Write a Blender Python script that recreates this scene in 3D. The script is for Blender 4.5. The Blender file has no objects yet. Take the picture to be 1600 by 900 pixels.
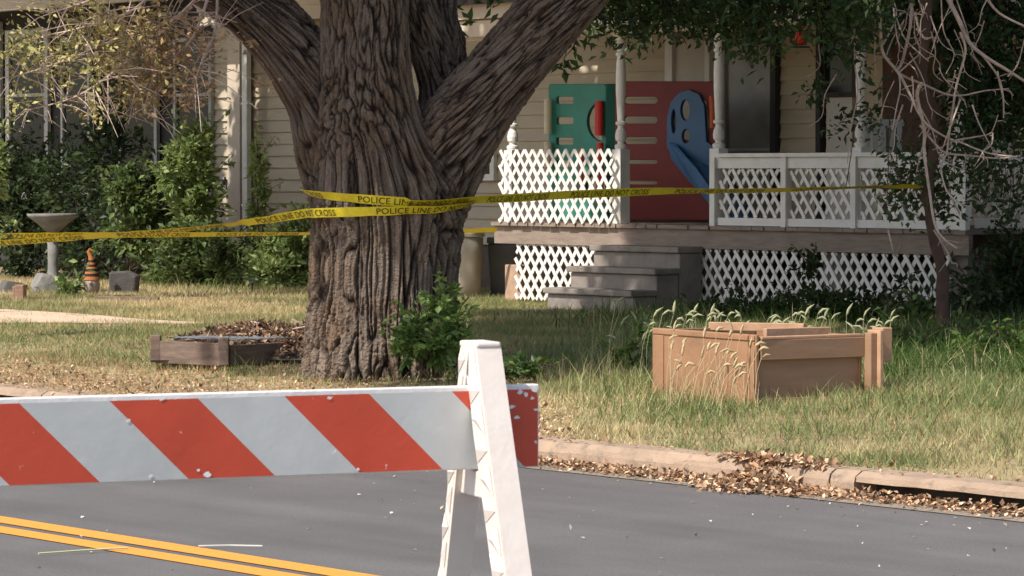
import bpy, bmesh, math, random
import numpy as np
from mathutils import Vector, Matrix, noise
random.seed(7); rng = np.random.default_rng(11)
S = bpy.context.scene
COL = S.collection
R = math.radians

# ------------------------------------------------------------------ camera
F = 5000.0                       # focal length in photo pixels (1600 wide)
CAMZ = 1.5
PITCH = math.atan(180.0 / F)
cam = bpy.data.cameras.new('camera'); camo = bpy.data.objects.new('camera', cam); COL.objects.link(camo)
camo.location = (0, 0, CAMZ); camo.rotation_euler = (math.pi/2 - PITCH, 0, 0)
cam.sensor_width = 36; cam.lens = 36 * F / 1600; cam.clip_start = .1; cam.clip_end = 3000
cam.dof.use_dof = True; cam.dof.focus_distance = 19.0; cam.dof.aperture_fstop = 24
S.camera = camo
# ------------------------------------------------------------------ light
EL = R(50)
SUN = Vector((-.80*math.cos(EL), -.60*math.cos(EL), math.sin(EL))).normalized()
sl = bpy.data.lights.new('sun', 'SUN'); so = bpy.data.objects.new('sun', sl); COL.objects.link(so)
sl.energy = 4.6; sl.angle = R(.55); sl.color = (1, .95, .875)
so.rotation_euler = SUN.to_track_quat('Z', 'Y').to_euler(); so.location = SUN * 40
w = bpy.data.worlds.new('World'); S.world = w; w.use_nodes = True
nt = w.node_tree; bg = nt.nodes['Background']
sky = nt.nodes.new('ShaderNodeTexSky'); sky.sky_type = 'NISHITA'; sky.sun_disc = False
sky.sun_elevation = EL; sky.sun_rotation = math.atan2(SUN.x, SUN.y); sky.dust_density = 2.0
nt.links.new(sky.outputs[0], bg.inputs[0]); bg.inputs[1].default_value = .15
S.view_settings.view_transform = 'Standard'; S.view_settings.look = 'None'
S.view_settings.exposure = .38; S.view_settings.gamma = 1
S.render.engine = 'CYCLES'; S.cycles.filter_width = 1.5

# ------------------------------------------------------------------ helpers
cp, sp_ = math.cos(PITCH), math.sin(PITCH)
def ray(px, py):
    X = (px-800)/F; Z = (450-py)/F
    return Vector((X, cp + Z*sp_, -sp_ + Z*cp))
def at(px, py, Y):
    d = ray(px, py); return Vector((0, 0, CAMZ)) + d*(Y/d.y)
def gnd(px, py, z=.25):
    d = ray(px, py); return Vector((0, 0, CAMZ)) + d*((z-CAMZ)/d.z)
TH = R(50); U = Vector((math.cos(TH), -math.sin(TH), 0)); V = Vector((math.sin(TH), math.cos(TH), 0)); ZZ = Vector((0, 0, 1))
def W(u, v, z): return U*u + V*v + ZZ*z          # street frame: u along the kerb, v away from the road
def uof(px, v):
    d = ray(px, 270); return (d*(v/d.dot(V))).dot(U)
def zof(px, py, v):
    d = ray(px, py); return CAMZ + d.z*(v/d.dot(V))
def proj(P):
    d = P - Vector((0, 0, CAMZ)); f = d.y*cp - d.z*sp_; up = d.y*sp_ + d.z*cp
    if f < .1: return (-9999, 9999)
    return (800 + F*d.x/f, 450 - F*up/f)

def tag(o, label=None, cat=None, group=None, kind=None):
    if label: o['label'] = label
    if cat: o['category'] = cat
    if group: o['group'] = group
    if kind: o['kind'] = kind
    return o
ROOT = {}
def thing(name, loc, label, cat, group=None):
    o = bpy.data.objects.new(name, None); COL.objects.link(o); o.location = loc; o.empty_display_size = .1
    ROOT[o.name] = Vector(loc); return tag(o, label, cat, group)
class MB:
    def __init__(s): s.v = []; s.f = []; s.m = []; s.c = []; s.mi = 0
    def add(s, vs, fs):
        n = len(s.v); s.v += [tuple(v) for v in vs]; s.f += [tuple(i+n for i in f) for f in fs]; s.m += [s.mi]*len(fs)
    def boxax(s, c, ax, ay, az):      # centre and half axes
        vs = [c + ax*i + ay*j + az*k for i in (-1, 1) for j in (-1, 1) for k in (-1, 1)]
        fs = [(0,1,3,2),(4,6,7,5),(0,4,5,1),(2,3,7,6),(0,2,6,4),(1,5,7,3)]
        if ax.cross(ay).dot(az) < 0: fs = [f[::-1] for f in fs]
        s.add(vs, fs)
    def bx(s, u0, u1, v0, v1, z0, z1):
        s.boxax(W((u0+u1)/2, (v0+v1)/2, (z0+z1)/2), U*((u1-u0)/2), V*((v1-v0)/2), ZZ*((z1-z0)/2))
    def bar(s, a, b, w_, t_, side):   # box bar from a to b; side = direction of width
        a = Vector(a); b = Vector(b); d = (b-a); L = d.length/2; d.normalize()
        sd = (side - d*side.dot(d)).normalized(); n = d.cross(sd)
        s.boxax((a+b)/2, d*L, sd*(w_/2), n*(t_/2))
    def tube(s, pts, rad, n=8, cap=True):
        pts = [Vector(p) for p in pts]; k = len(pts)
        if not hasattr(rad, '__len__'): rad = [rad]*k
        rings = []; ref = Vector((0.13, .2, 1)).normalized()
        t0 = (pts[1]-pts[0]).normalized()
        if abs(t0.dot(ref)) > .9: ref = Vector((1, .1, 0)).normalized()
        x = (ref - t0*ref.dot(t0)).normalized()
        vs = []
        for i in range(k):
            t = (pts[min(i+1, k-1)] - pts[max(i-1, 0)]).normalized()
            x = (x - t*x.dot(t)).normalized(); y = t.cross(x)
            for j in range(n):
                a = 2*math.pi*j/n; vs.append(pts[i] + (x*math.cos(a) + y*math.sin(a))*rad[i])
        fs = [(i*n+j, i*n+(j+1) % n, (i+1)*n+(j+1) % n, (i+1)*n+j) for i in range(k-1) for j in range(n)]
        if cap: fs += [tuple(range(n))[::-1], tuple(range((k-1)*n, k*n))]
        s.add(vs, fs)
    def lathe(s, c, prof, n=24):      # prof [(r,z)]
        vs = []; k = len(prof)
        for r, z in prof:
            for j in range(n):
                a = 2*math.pi*j/n; vs.append(Vector(c) + Vector((r*math.cos(a), r*math.sin(a), z)))
        fs = [(i*n+j, i*n+(j+1) % n, (i+1)*n+(j+1) % n, (i+1)*n+j) for i in range(k-1) for j in range(n)]
        fs += [tuple(range(n))[::-1], tuple(range((k-1)*n, k*n))]
        s.add(vs, fs)
    def prism(s, poly, n_, t_):       # poly: list of 3-D points, extruded by n_*t_
        k = len(poly); a = [Vector(p) for p in poly]; b = [p + n_*t_ for p in a]
        s.add(a+b, [tuple(range(k))[::-1], tuple(range(k, 2*k))] + [(i, (i+1) % k, k+(i+1) % k, k+i) for i in range(k)])
    def build(s, name, mats, parent=None, loc=None, smooth=False, bevel=0):
        r = parent
        while r is not None and r.parent is not None: r = r.parent
        off = ROOT[r.name] if r is not None and r.name in ROOT else (Vector(loc) if loc is not None else Vector((0, 0, 0)))
        me = bpy.data.meshes.new(name); me.from_pydata([(v[0]-off.x, v[1]-off.y, v[2]-off.z) for v in s.v], [], s.f)
        if not isinstance(mats, (list, tuple)): mats = [mats]
        for m in mats: me.materials.append(m)
        if len(mats) > 1: me.polygons.foreach_set('material_index', s.m)
        me.update()
        if bevel or True:
            bm = bmesh.new(); bm.from_mesh(me); bmesh.ops.recalc_face_normals(bm, faces=bm.faces); bm.to_mesh(me); bm.free()
        if smooth: me.shade_smooth()
        o = bpy.data.objects.new(name, me); COL.objects.link(o)
        if parent is not None: o.parent = parent
        else: o.location = off
        if loc is not None or r is None: ROOT[o.name] = off
        if bevel:
            b = o.modifiers.new('bevel', 'BEVEL'); b.width = bevel; b.segments = 2; b.limit_method = 'ANGLE'
        return o
def raw_mesh(name, verts, faces_n, cols, mat, parent=None, loc=None, smooth=False):
    """numpy mesh: verts (N,k,3) one k-gon per item"""
    N, k = verts.shape[:2]
    r = parent
    while r is not None and r.parent is not None: r = r.parent
    off = ROOT[r.name] if r is not None else (Vector(loc) if loc is not None else Vector((0, 0, 0)))
    me = bpy.data.meshes.new(name)
    co = (verts.reshape(-1, 3) - np.array(off)).astype(np.float32)
    me.vertices.add(N*k); me.vertices.foreach_set('co', co.ravel())
    fn = np.asarray(faces_n)            # faces as (m, q) indices inside one item
    q = fn.shape[1]; idx = (np.arange(N)[:, None, None]*k + fn[None]).reshape(-1, q).astype(np.int32)
    me.loops.add(idx.size); me.loops.foreach_set('vertex_index', idx.ravel())
    me.polygons.add(len(idx)); me.polygons.foreach_set('loop_start', np.arange(len(idx), dtype=np.int32)*q)
    me.polygons.foreach_set('loop_total', np.full(len(idx), q, np.int32))
    at_ = me.color_attributes.new('tint', 'FLOAT_COLOR', 'POINT')
    c = np.ones((N, k, 4), np.float32); c[:, :, :3] = cols[:, None, :] if cols.ndim == 2 else cols
    at_.data.foreach_set('color', c.ravel())
    me.materials.append(mat); me.update(calc_edges=True)
    if smooth: me.shade_smooth()
    o = bpy.data.objects.new(name, me); COL.objects.link(o)
    if parent is not None: o.parent = parent
    else: o.location = off; ROOT[o.name] = off
    return o

# ------------------------------------------------------------------ materials
def mat(name, col, rough=.8, col2=None, scale=8, bump=0, bscale=60, spec=.3, stretch=None, metal=0, contrast=(.35, .65), col3=None, s3=3, c3=(.55, .7)):
    m = bpy.data.materials.new(name); m.use_nodes = True; t = m.node_tree; b = t.nodes['Principled BSDF']
    b.inputs['Roughness'].default_value = rough; b.inputs['Specular IOR Level'].default_value = spec; b.inputs['Metallic'].default_value = metal
    b.inputs['Base Color'].default_value = (*col, 1)
    tc = t.nodes.new('ShaderNodeTexCoord'); src = tc.outputs['Object']
    if stretch:
        mp = t.nodes.new('ShaderNodeMapping'); mp.inputs['Scale'].default_value = stretch; t.links.new(src, mp.inputs[0]); src = mp.outputs[0]
    def noi(sc, det=6, ro=.6):
        n = t.nodes.new('ShaderNodeTexNoise'); n.inputs['Scale'].default_value = sc; n.inputs['Detail'].default_value = det; n.inputs['Roughness'].default_value = ro
        t.links.new(src, n.inputs['Vector']); return n
    def ramp(n, a, b_):
        r_ = t.nodes.new('ShaderNodeMapRange'); r_.inputs[1].default_value = a; r_.inputs[2].default_value = b_; t.links.new(n.outputs[0], r_.inputs[0]); return r_
    def mix(fac, A, B):
        x = t.nodes.new('ShaderNodeMix'); x.data_type = 'RGBA'; t.links.new(fac, x.inputs[0])
        if isinstance(A, tuple): x.inputs[6].default_value = (*A, 1)
        else: t.links.new(A, x.inputs[6])
        x.inputs[7].default_value = (*B, 1); return x.outputs[2]
    cur = col
    if col2: cur = mix(ramp(noi(scale), *contrast).outputs[0], col, col2)
    if col3: cur = mix(ramp(noi(s3, 8, .7), *c3).outputs[0], cur, col3)
    if not isinstance(cur, tuple): t.links.new(cur, b.inputs['Base Color'])
    if bump:
        bn = t.nodes.new('ShaderNodeBump'); bn.inputs['Strength'].default_value = bump; bn.inputs['Distance'].default_value = .01
        t.links.new(noi(bscale).outputs[0], bn.inputs['Height']); t.links.new(bn.outputs[0], b.inputs['Normal'])
    return m
def leafmat(name, trans=.35, rough=.5, spec=.35):
    m = bpy.data.materials.new(name); m.use_nodes = True; t = m.node_tree; b = t.nodes['Principled BSDF']
    a = t.nodes.new('ShaderNodeAttribute'); a.attribute_name = 'tint'
    t.links.new(a.outputs['Color'], b.inputs['Base Color']); b.inputs['Roughness'].default_value = rough; b.inputs['Specular IOR Level'].default_value = spec
    tr = t.nodes.new('ShaderNodeBsdfTranslucent'); t.links.new(a.outputs['Color'], tr.inputs[0])
    mx = t.nodes.new('ShaderNodeMixShader'); mx.inputs[0].default_value = trans
    t.links.new(b.outputs[0], mx.inputs[1]); t.links.new(tr.outputs[0], mx.inputs[2])
    t.links.new(mx.outputs[0], t.nodes['Material Output'].inputs[0]); return m
LEAF = leafmat('leaf', .45, .45, .4); GRASS = leafmat('grass_blade', .3, .6, .2); DRY = leafmat('dry_leaf', .15, .8, .1)
M = dict(
 asphalt=mat('asphalt', (.12, .111, .108), .88, (.15, .139, .134), 1.3, .5, 220, .25, None, 0, (.3, .7), (.085, .079, .077), 70, (.5, .68)),
 yellow=mat('road_yellow', (.74, .30, .05), .75, (.58, .26, .07), 18, .3, 150, .3, None, 0, (.5, .8), (.36, .22, .11), 45, (.56, .68)),
 kerb=mat('kerb_concrete', (.40, .285, .2), .9, (.3, .215, .155), 6, .6, 90, .2, None, 0, (.35, .7), (.2, .16, .12), 9, (.53, .68)),
 gutter=mat('gutter_concrete', (.2, .165, .13), .95, (.3, .24, .18), 7, .5, 90),
 drain=mat('drain_throat', (.05, .04, .033), .95, (.09, .07, .05), 9, .6, 60),
 soil=mat('soil', (.27, .2, .115), .95, (.38, .29, .165), 1.4, .8, 40, .1, None, 0, (.35, .65), (.13, .1, .06), 5, (.5, .7)),
 path=mat('sandy_path', (.62, .47, .34), .95, (.5, .38, .27), 3, .6, 60, .1, None, 0, (.35, .7), (.36, .27, .19), 11, (.6, .72)),
 siding=mat('siding_beige', (.50, .42, .30), .6, (.45, .375, .27), 2.5, .1, 40, .3, (1, 1, 5)),
 trim=mat('trim_beige', (.56, .47, .36), .6, (.48, .4, .31), 3, .15, 40, .3),
 white=mat('painted_white', (.76, .73, .68), .6, (.66, .62, .56), 7, .2, 50, .3, None, 0, (.4, .75), (.33, .28, .23), 22, (.66, .74)),
 lattice=mat('lattice_white', (.78, .74, .68), .65, (.68, .63, .57), 9, .2, 60, .3, None, 0, (.4, .75), (.4, .34, .28), 15, (.66, .78)),
 deck=mat('deck_wood', (.32, .25, .2), .85, (.21, .165, .135), 5, .5, 50, .2, (1, 1, 6), 0, (.3, .7), (.37, .3, .25), 9, (.58, .7)),
 conc=mat('step_concrete', (.3, .26, .22), .9, (.2, .17, .15), 6, .6, 70, .2, None, 0, (.35, .7), (.3, .26, .22), 16, (.6, .72)),
 brick=mat('pier_brick', (.45, .3, .2), .9, (.35, .24, .17), 14, .6, 70),
 found=mat('foundation', (.13, .1, .08), .95, (.08, .065, .055), 5, .6, 50),
 glass=mat('window_glass', (.018, .02, .02), .15, None, 8, 0, 60, .3),
 curtain=mat('curtained_glass', (.26, .24, .21), .25, (.17, .155, .135), 2.5, 0, 60, .5),
 dark=mat('dark_trim', (.035, .03, .026), .6),
 door=mat('door_white', (.55, .5, .43), .5, (.5, .45, .38), 4, .1),
 steel=mat('barricade_white', (.72, .64, .57), .5, (.64, .56, .49), 9, .15, 40, .35, None, 0, (.4, .8), (.5, .42, .35), 28, (.67, .75)),
 board=mat('board_edge', (.8, .77, .73), .5, (.7, .67, .63), 12, .2, 50, .4),
 tape=mat('tape_yellow', (.78, .64, .035), .35, (.66, .53, .025), 30, .3, 40, .5),
 ink=mat('tape_ink', (.06, .05, .012), .5),
 green=mat('plastic_green', (.05, .29, .21), .45, (.045, .23, .165), 3, .05, 40, .4),
 green2=mat('plastic_dark_green', (.02, .13, .085), .45),
 red=mat('plastic_red', (.19, .02, .014), .55, (.155, .016, .011), 3, .05, 40, .4),
 brightred=mat('plastic_bright_red', (.6, .04, .03), .4),
 blue=mat('plastic_blue', (.04, .12, .24), .4, (.032, .1, .2), 4, .05, 40, .4),
 cream=mat('plastic_cream', (.66, .58, .4), .5),
 binb=mat('bin_beige', (.42, .37, .29), .5, (.35, .31, .25), 4),
 bing=mat('bin_grey', (.10, .10, .10), .5, (.075, .075, .075), 4),
 stone=mat('stone_grey', (.25, .24, .22), .9, (.16, .155, .14), 9, .6, 50),
 dstone=mat('stone_dark', (.12, .11, .10), .9, (.08, .075, .07), 9, .6, 50),
 timber=mat('old_timber', (.22, .155, .12), .9, (.13, .095, .075), 6, .6, 50, .2, (1, 1, 5)),
 twig=mat('dead_twig', (.56, .43, .36), .8, (.4, .29, .23), 20, .4, 90),
 bark2=mat('thin_bark', (.12, .07, .05), .9, (.075, .045, .032), 10, .8, 60),
 wood=mat('dresser_brown', (.33, .18, .098), .6, (.26, .14, .075), 6, .15, 50, .35, (.8, .8, 1.2), 0, (.35, .7), (.2, .12, .075), 7, (.56, .72)),
 wood2=mat('drawer_brown', (.33, .2, .12), .55, (.27, .155, .09), 4, .15, 50, .35, (.7, .7, 4), 0, (.35, .7)),
 woodedge=mat('raw_wood_edge', (.5, .3, .18), .7, (.38, .22, .13), 12, .2),
 spout=mat('downspout_white', (.7, .69, .64), .5, (.6, .58, .52), 6, .1),
 orange=mat('hat_orange', (.42, .15, .05), .9), black=mat('hat_black', (.02, .018, .016), .8),
 beard=mat('beard_white', (.42, .36, .33), .95, (.26, .21, .19), 25, .9, 70), skin=mat('gnome_nose', (.45, .27, .2), .7),
 wire=mat('galvanised_wire', (.35, .36, .37), .5, None, 8, 0, 60, .4, None, .6),
 blk=mat('black_plastic', (.03, .03, .03), .4), roofm=mat('roof_shingle', (.09, .08, .075), .95, (.06, .055, .05), 12, .6, 60),
 wallshade=mat('wall_shade_dark', (.03, .032, .028), .8, (.045, .045, .04), 2), grey_shade=mat('grey_shaded_trim', (.42, .41, .38), .6, (.34, .33, .3), 6),  # left bay wall and left window frames carry shade in their colour
 ceil=mat('porch_ceiling', (.3, .26, .21), .8), fabric=mat('curtain_dark', (.05, .045, .04), .9, (.085, .08, .07), 6),
 chairm=mat('chair_grey', (.35, .38, .38), .6),
)
# bark with ridge colour following the ridges themselves
bm_ = bpy.data.materials.new('elm_bark'); bm_.use_nodes = True; t = bm_.node_tree; b = t.nodes['Principled BSDF']
b.inputs['Roughness'].default_value = .85; b.inputs['Specular IOR Level'].default_value = .25
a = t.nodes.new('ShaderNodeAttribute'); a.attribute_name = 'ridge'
n1 = t.nodes.new('ShaderNodeTexNoise'); n1.inputs['Scale'].default_value = 4; n1.inputs['Detail'].default_value = 8
n2 = t.nodes.new('ShaderNodeTexNoise'); n2.inputs['Scale'].default_value = 75; n2.inputs['Detail'].default_value = 6
tc = t.nodes.new('ShaderNodeTexCoord'); mp = t.nodes.new('ShaderNodeMapping'); mp.inputs['Scale'].default_value = (1, 1, 1)
gq = t.nodes.new('ShaderNodeAttribute'); gq.attribute_name = 'grain'
t.links.new(tc.outputs['Object'], n1.inputs[0]); t.links.new(gq.outputs['Vector'], mp.inputs[0]); t.links.new(mp.outputs[0], n2.inputs[0])
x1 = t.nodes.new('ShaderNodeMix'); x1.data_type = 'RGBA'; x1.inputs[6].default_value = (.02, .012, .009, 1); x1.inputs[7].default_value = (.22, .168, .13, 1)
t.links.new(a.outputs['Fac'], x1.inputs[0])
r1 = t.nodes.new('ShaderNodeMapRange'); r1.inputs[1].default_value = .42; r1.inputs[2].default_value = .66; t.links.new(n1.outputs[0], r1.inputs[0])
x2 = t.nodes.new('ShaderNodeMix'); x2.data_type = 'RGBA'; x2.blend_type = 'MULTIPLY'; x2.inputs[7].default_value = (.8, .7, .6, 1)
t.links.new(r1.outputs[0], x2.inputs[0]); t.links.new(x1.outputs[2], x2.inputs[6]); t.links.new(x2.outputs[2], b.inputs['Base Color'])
bn = t.nodes.new('ShaderNodeBump'); bn.inputs['Strength'].default_value = 1; bn.inputs['Distance'].default_value = .022
n3 = t.nodes.new('ShaderNodeTexNoise'); n3.inputs['Scale'].default_value = 70; n3.inputs['Detail'].default_value = 5; t.links.new(tc.outputs['Object'], n3.inputs[0])
ad = t.nodes.new('ShaderNodeMath'); ad.operation = 'ADD'; t.links.new(n2.outputs[0], ad.inputs[0]); t.links.new(n3.outputs[0], ad.inputs[1]); t.links.new(ad.outputs[0], bn.inputs['Height'])
t.links.new(bn.outputs[0], b.inputs['Normal'])
M['bark'] = bm_

# ------------------------------------------------------------------ ground
KV = 10.65
def lawn_z(v, u=0):
    if v <= KV+.16: return .12
    k = min(1, (v-KV-.16)/3.6); return .12 + .12*k*k*(3-2*k) + .012*noise.noise(Vector((u*.7, v*.7, 0)))
g = MB()                                     # base sheet out to the horizon
g.add([W(-400, -400, -.06), W(400, -400, -.06), W(400, 500, -.06), W(-400, 500, -.06)], [(0, 1, 2, 3)])
tag(g.build('ground', M['soil']), kind='structure')
g = MB()
g.add([W(-80, -3, 0), W(80, -3, 0), W(80, KV+.05, 0), W(-80, KV+.05, 0)], [(0, 1, 2, 3)])
tag(g.build('road', M['asphalt']), kind='structure')
tt_ = M['asphalt'].node_tree; bb_ = tt_.nodes['Principled BSDF']; old = bb_.inputs['Base Color'].links[0].from_socket     # long soft wear bands along the lane
tcx = tt_.nodes.new('ShaderNodeTexCoord'); rot = tt_.nodes.new('ShaderNodeMapping'); rot.vector_type = 'POINT'; rot.inputs['Rotation'].default_value = (0, 0, TH); tt_.links.new(tcx.outputs['Object'], rot.inputs[0])
mp2 = tt_.nodes.new('ShaderNodeMapping'); mp2.inputs['Scale'].default_value = (.25, 2.2, 1); tt_.links.new(rot.outputs[0], mp2.inputs[0])
nz = tt_.nodes.new('ShaderNodeTexNoise'); nz.inputs['Scale'].default_value = 1.1; nz.inputs['Detail'].default_value = 5; tt_.links.new(mp2.outputs[0], nz.inputs[0])
rg = tt_.nodes.new('ShaderNodeMapRange'); rg.inputs[1].default_value = .3; rg.inputs[2].default_value = .7; rg.inputs[3].default_value = .86; rg.inputs[4].default_value = 1.14; tt_.links.new(nz.outputs[0], rg.inputs[0])
ml = tt_.nodes.new('ShaderNodeVectorMath'); ml.operation = 'SCALE'; tt_.links.new(old, ml.inputs[0]); tt_.links.new(rg.outputs[0], ml.inputs['Scale']); tt_.links.new(ml.outputs[0], bb_.inputs['Base Color'])
for v0, wl_ in ((6.90, .13), (7.096, .14)):
    g = MB(); n = 400
    vs = []; fs = []
    for i in range(n+1):
        u = -60 + 100*i/n; e = .006*noise.noise(Vector((u*4, v0, 0)))
        vs += [W(u, v0+e, .004), W(u, v0+wl_+e, .004)]
    fs = [(2*i, 2*i+2, 2*i+3, 2*i+1) for i in range(n)]
    g.add(vs, fs); tag(g.build('centre_line', M['yellow']), kind='structure')
# gutter pan
g = MB(); g.add([W(-60, KV-.18, .004), W(40, KV-.18, .004), W(40, KV+.03, .008), W(-60, KV+.03, .008)], [(0, 1, 2, 3)])
tag(g.build('gutter', M['gutter']), kind='structure')
# lawn sheet
vs = []; fs = []; us = np.arange(-60, 30.01, .5); vv = list(np.arange(KV+.12, 22.6, .35))
for v in vv:
    for u in us: vs.append(W(u, v, lawn_z(v, u)))
nu = len(us)
for i in range(len(vv)-1):
    for j in range(nu-1): fs.append((i*nu+j, i*nu+j+1, (i+1)*nu+j+1, (i+1)*nu+j))
g = MB(); g.add(vs, fs); tag(g.build('lawn', M['soil'], smooth=True), kind='structure')
# sandy walk along the lawn
g = MB(); vs = []; pth = []
def path_w(u): return 2.9*min(1, max(0, (-21.7-u)/3.3))**1.1
for i in range(91):
    u = -40 + i*.2 ; w__ = path_w(u)
    if w__ < .02: break
    w__ += .12*noise.noise(Vector((u*1.4, 3, 0))); c = 15.2 + .08*noise.noise(Vector((u*.9, 9, 0)))
    for j in range(7): vv__ = c - max(.05, w__)*j/6; vs.append(W(u, vv__, lawn_z(vv__, u)+.012))
k = len(vs)//7; g.add(vs, [(7*i+j, 7*i+7+j, 7*i+8+j, 7*i+1+j) for i in range(k-1) for j in range(6)])
tag(g.build('path', M['path'], smooth=True), kind='structure')
# kerb: lengths of cast stone with joints and two drain openings
u_open = [(uof(1338, KV), uof(1338, KV)+2.6), (uof(-60, KV), uof(185, KV))]
segs = [-40.0]; u = -40.0
def kerb_piece(u0, u1, opened):
    m = MB(); n = max(2, int((u1-u0)/.12)); prof = [(0, -.05), (.0, .075), (.012, .105), (.045, .125), (.17, .13), (.17, -.05)]
    if opened: prof = [(0.03, .075), (0, .08), (.004, .105), (.045, .125), (.17, .13), (.17, .075)]
    vs = []
    for i in range(n+1):
        u = u0 + (u1-u0)*i/n
        for (dv, z) in prof:
            q = .009*noise.noise(Vector((u*2.3, dv*20, z*20))) + .006*noise.noise(Vector((u*9, dv*30, z*30)))
            vs.append(W(u, KV+dv+q, z + q*.7))
    k = len(prof); fs = [(i*k+j, (i+1)*k+j, (i+1)*k+(j+1) % k, i*k+(j+1) % k) for i in range(n) for j in range(k)]
    fs += [tuple(range(k)), tuple(range(n*k, n*k+k))[::-1]]
    m.add(vs, fs)
    m.mi = 1
    if opened: m.bx(u0, u1, KV+.13, KV+.165, -.04, .072)
    return m
cuts = [-40, -34, -28]
kr = thing('kerb', W(-3, KV, 0), None, None); kr['kind'] = 'structure'
allc = sorted(set([-40.0, u_open[0][0], u_open[0][1], u_open[1][0], u_open[1][1]] + [float(x) for x in np.arange(-38, 14, 2.3)]))
for a_, b_ in zip(allc[:-1], allc[1:]):
    if b_-a_ < .05: continue
    mid = (a_+b_)/2; op = any(o[0] <= mid <= o[1] for o in u_open)
    kerb_piece(a_+.006, b_-.006, op).build('kerb_stone', [M['kerb'], M['drain']], kr)

# ------------------------------------------------------------------ foliage generators
def leafquads(P, size, outdir=None, aspect=.5, up=.3, sizevar=.4, droop=0):
    """diamond leaves, two facets folded on the midrib; P (N,3)"""
    N = len(P); d = rng.normal(size=(N, 3)); d[:, 2] = d[:, 2]*.7 - droop
    if outdir is not None: d += outdir*1.2
    d /= np.linalg.norm(d, axis=1)[:, None] + 1e-9
    nrm = rng.normal(size=(N, 3)); nrm[:, 2] += up*3
    s_ = np.cross(d, nrm); s_ /= np.linalg.norm(s_, axis=1)[:, None] + 1e-9
    n_ = np.cross(s_, d)
    L = size*(1 + sizevar*(rng.random(N)-.5)*2); wd = L*aspect*.5
    a_ = P; tip = P + d*L[:, None]; m_ = P + d*(L*.45)[:, None]
    l = m_ + s_*wd[:, None] + n_*(L*.12)[:, None]; r = m_ - s_*wd[:, None] + n_*(L*.12)[:, None]
    return np.stack([a_, r, tip, l], axis=1)
LQ = [(0, 1, 2), (0, 2, 3)]
def clumpcols(P, c0, c1, sc=2.0, jit=.25, c2=None, f2=0):
    n = np.array([noise.noise(Vector(p)*sc) for p in P]) if len(P) < 30000 else (np.sin(P[:, 0]*sc*2.1)*np.sin(P[:, 1]*sc*2.7+1)*np.sin(P[:, 2]*sc*2.3+2)*.5)
    f = np.clip(.5 + n*1.0 + rng.normal(size=len(P))*.25, 0, 1)[:, None]
    c = np.array(c0)*(1-f) + np.array(c1)*f
    if c2 is not None:
        k = rng.random(len(P)) < f2; c[k] = np.array(c2)*(.7+.6*rng.random((k.sum(), 1)))
    return np.clip(c*(1+jit*(rng.random((len(P), 1))-.5)*2), 0.005, 1)
def blobpts(blobs, n, shell=.55):
    """points in ellipsoids [(centre, (rx,ry,rz), weight)], bunched into sprays"""
    w_ = np.array([b[1][0]*b[1][1]*b[1][2] for b in blobs])**.67; w_ /= w_.sum()
    P = []; O = []
    for (c, r), f in zip([(b[0], b[1]) for b in blobs], w_):
        k = max(8, int(n*f)); ns = max(4, k//14)
        d = rng.normal(size=(ns, 3)); d /= np.linalg.norm(d, axis=1)[:, None]
        rr = (shell + (1-shell)*rng.random(ns))*(1+.22*rng.normal(size=ns))
        cen = d*rr[:, None]
        i = rng.integers(0, ns, k); p = cen[i] + rng.normal(size=(k, 3))*.13
        P.append(p*np.array(r) + np.array(c)); O.append(d[i])
    return np.concatenate(P), np.concatenate(O)
def blades(P, h, wd, lean=.35, segs=1, cols=None, curve=.5):
    N = len(P); a_ = rng.random(N)*2*np.pi; dx = np.stack([np.cos(a_), np.sin(a_), np.zeros(N)], 1)
    b_ = rng.random(N)*2*np.pi; ln = np.stack([np.cos(b_), np.sin(b_), np.zeros(N)], 1)*(lean*rng.random(N))[:, None]
    z = np.array([0, 0, 1.0])
    rows = []
    for i in range(segs+1):
        t_ = i/segs; c = P + z*(h*t_*(1-.25*t_*lean))[:, None] + ln*(h*(t_*(1-curve)+t_*t_*curve))[:, None]
        ww = wd*(1-t_)
        if i < segs: rows += [c - dx*(ww/2)[:, None], c + dx*(ww/2)[:, None]]
        else: rows.append(c)
    return np.stack(rows, 1)
def bladefaces(segs):
    f = []
    for i in range(segs-1): f += [(2*i, 2*i+1, 2*i+3), (2*i, 2*i+3, 2*i+2)]
    k = 2*(segs-1); f.append((k, k+1, k+2)); return f
Un = np.array(U); Vn = np.array(V)
def WP(u, v, z): return u[:, None]*Un + v[:, None]*Vn + z[:, None]*np.array([0, 0, 1.])
def lz(v): 
    k = np.clip((v-KV-.16)/3.6, 0, 1); return .12+.12*k*k*(3-2*k)
def pnoise(u, v, sc, seed=0):
    """cheap smooth noise field in 0..1"""
    r_ = np.random.default_rng(seed+5); o = np.zeros(len(u))
    for i in range(7):
        an = r_.random()*6.28; f = sc*(.6+1.2*r_.random()); o += np.sin((u*math.cos(an)+v*math.sin(an))*f + r_.random()*6.28)
    return .5 + o/7*1.1
def visible_uv(n, pad=120, vmin=KV+.17, vmax=20.2):
    """scatter over the part of the lawn around the view, about evenly in area"""
    v = vmin + (vmax-vmin)*rng.random(int(n*2.2)); t_ = (-800-pad + (1600+2*pad)*rng.random(len(v)))/F
    Y = v/(V.y + V.x*t_); x = Y*t_; u = x*U.x + Y*U.y
    keep = rng.random(len(v)) < (Y/32.0); return u[keep][:n], v[keep][:n]
def pix(P):
    d = P - np.array([0, 0, CAMZ]); f = d[:, 1]*cp - d[:, 2]*sp_; up = d[:, 1]*sp_ + d[:, 2]*cp
    return 800+F*d[:, 0]/f, 450-F*up/f

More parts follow.
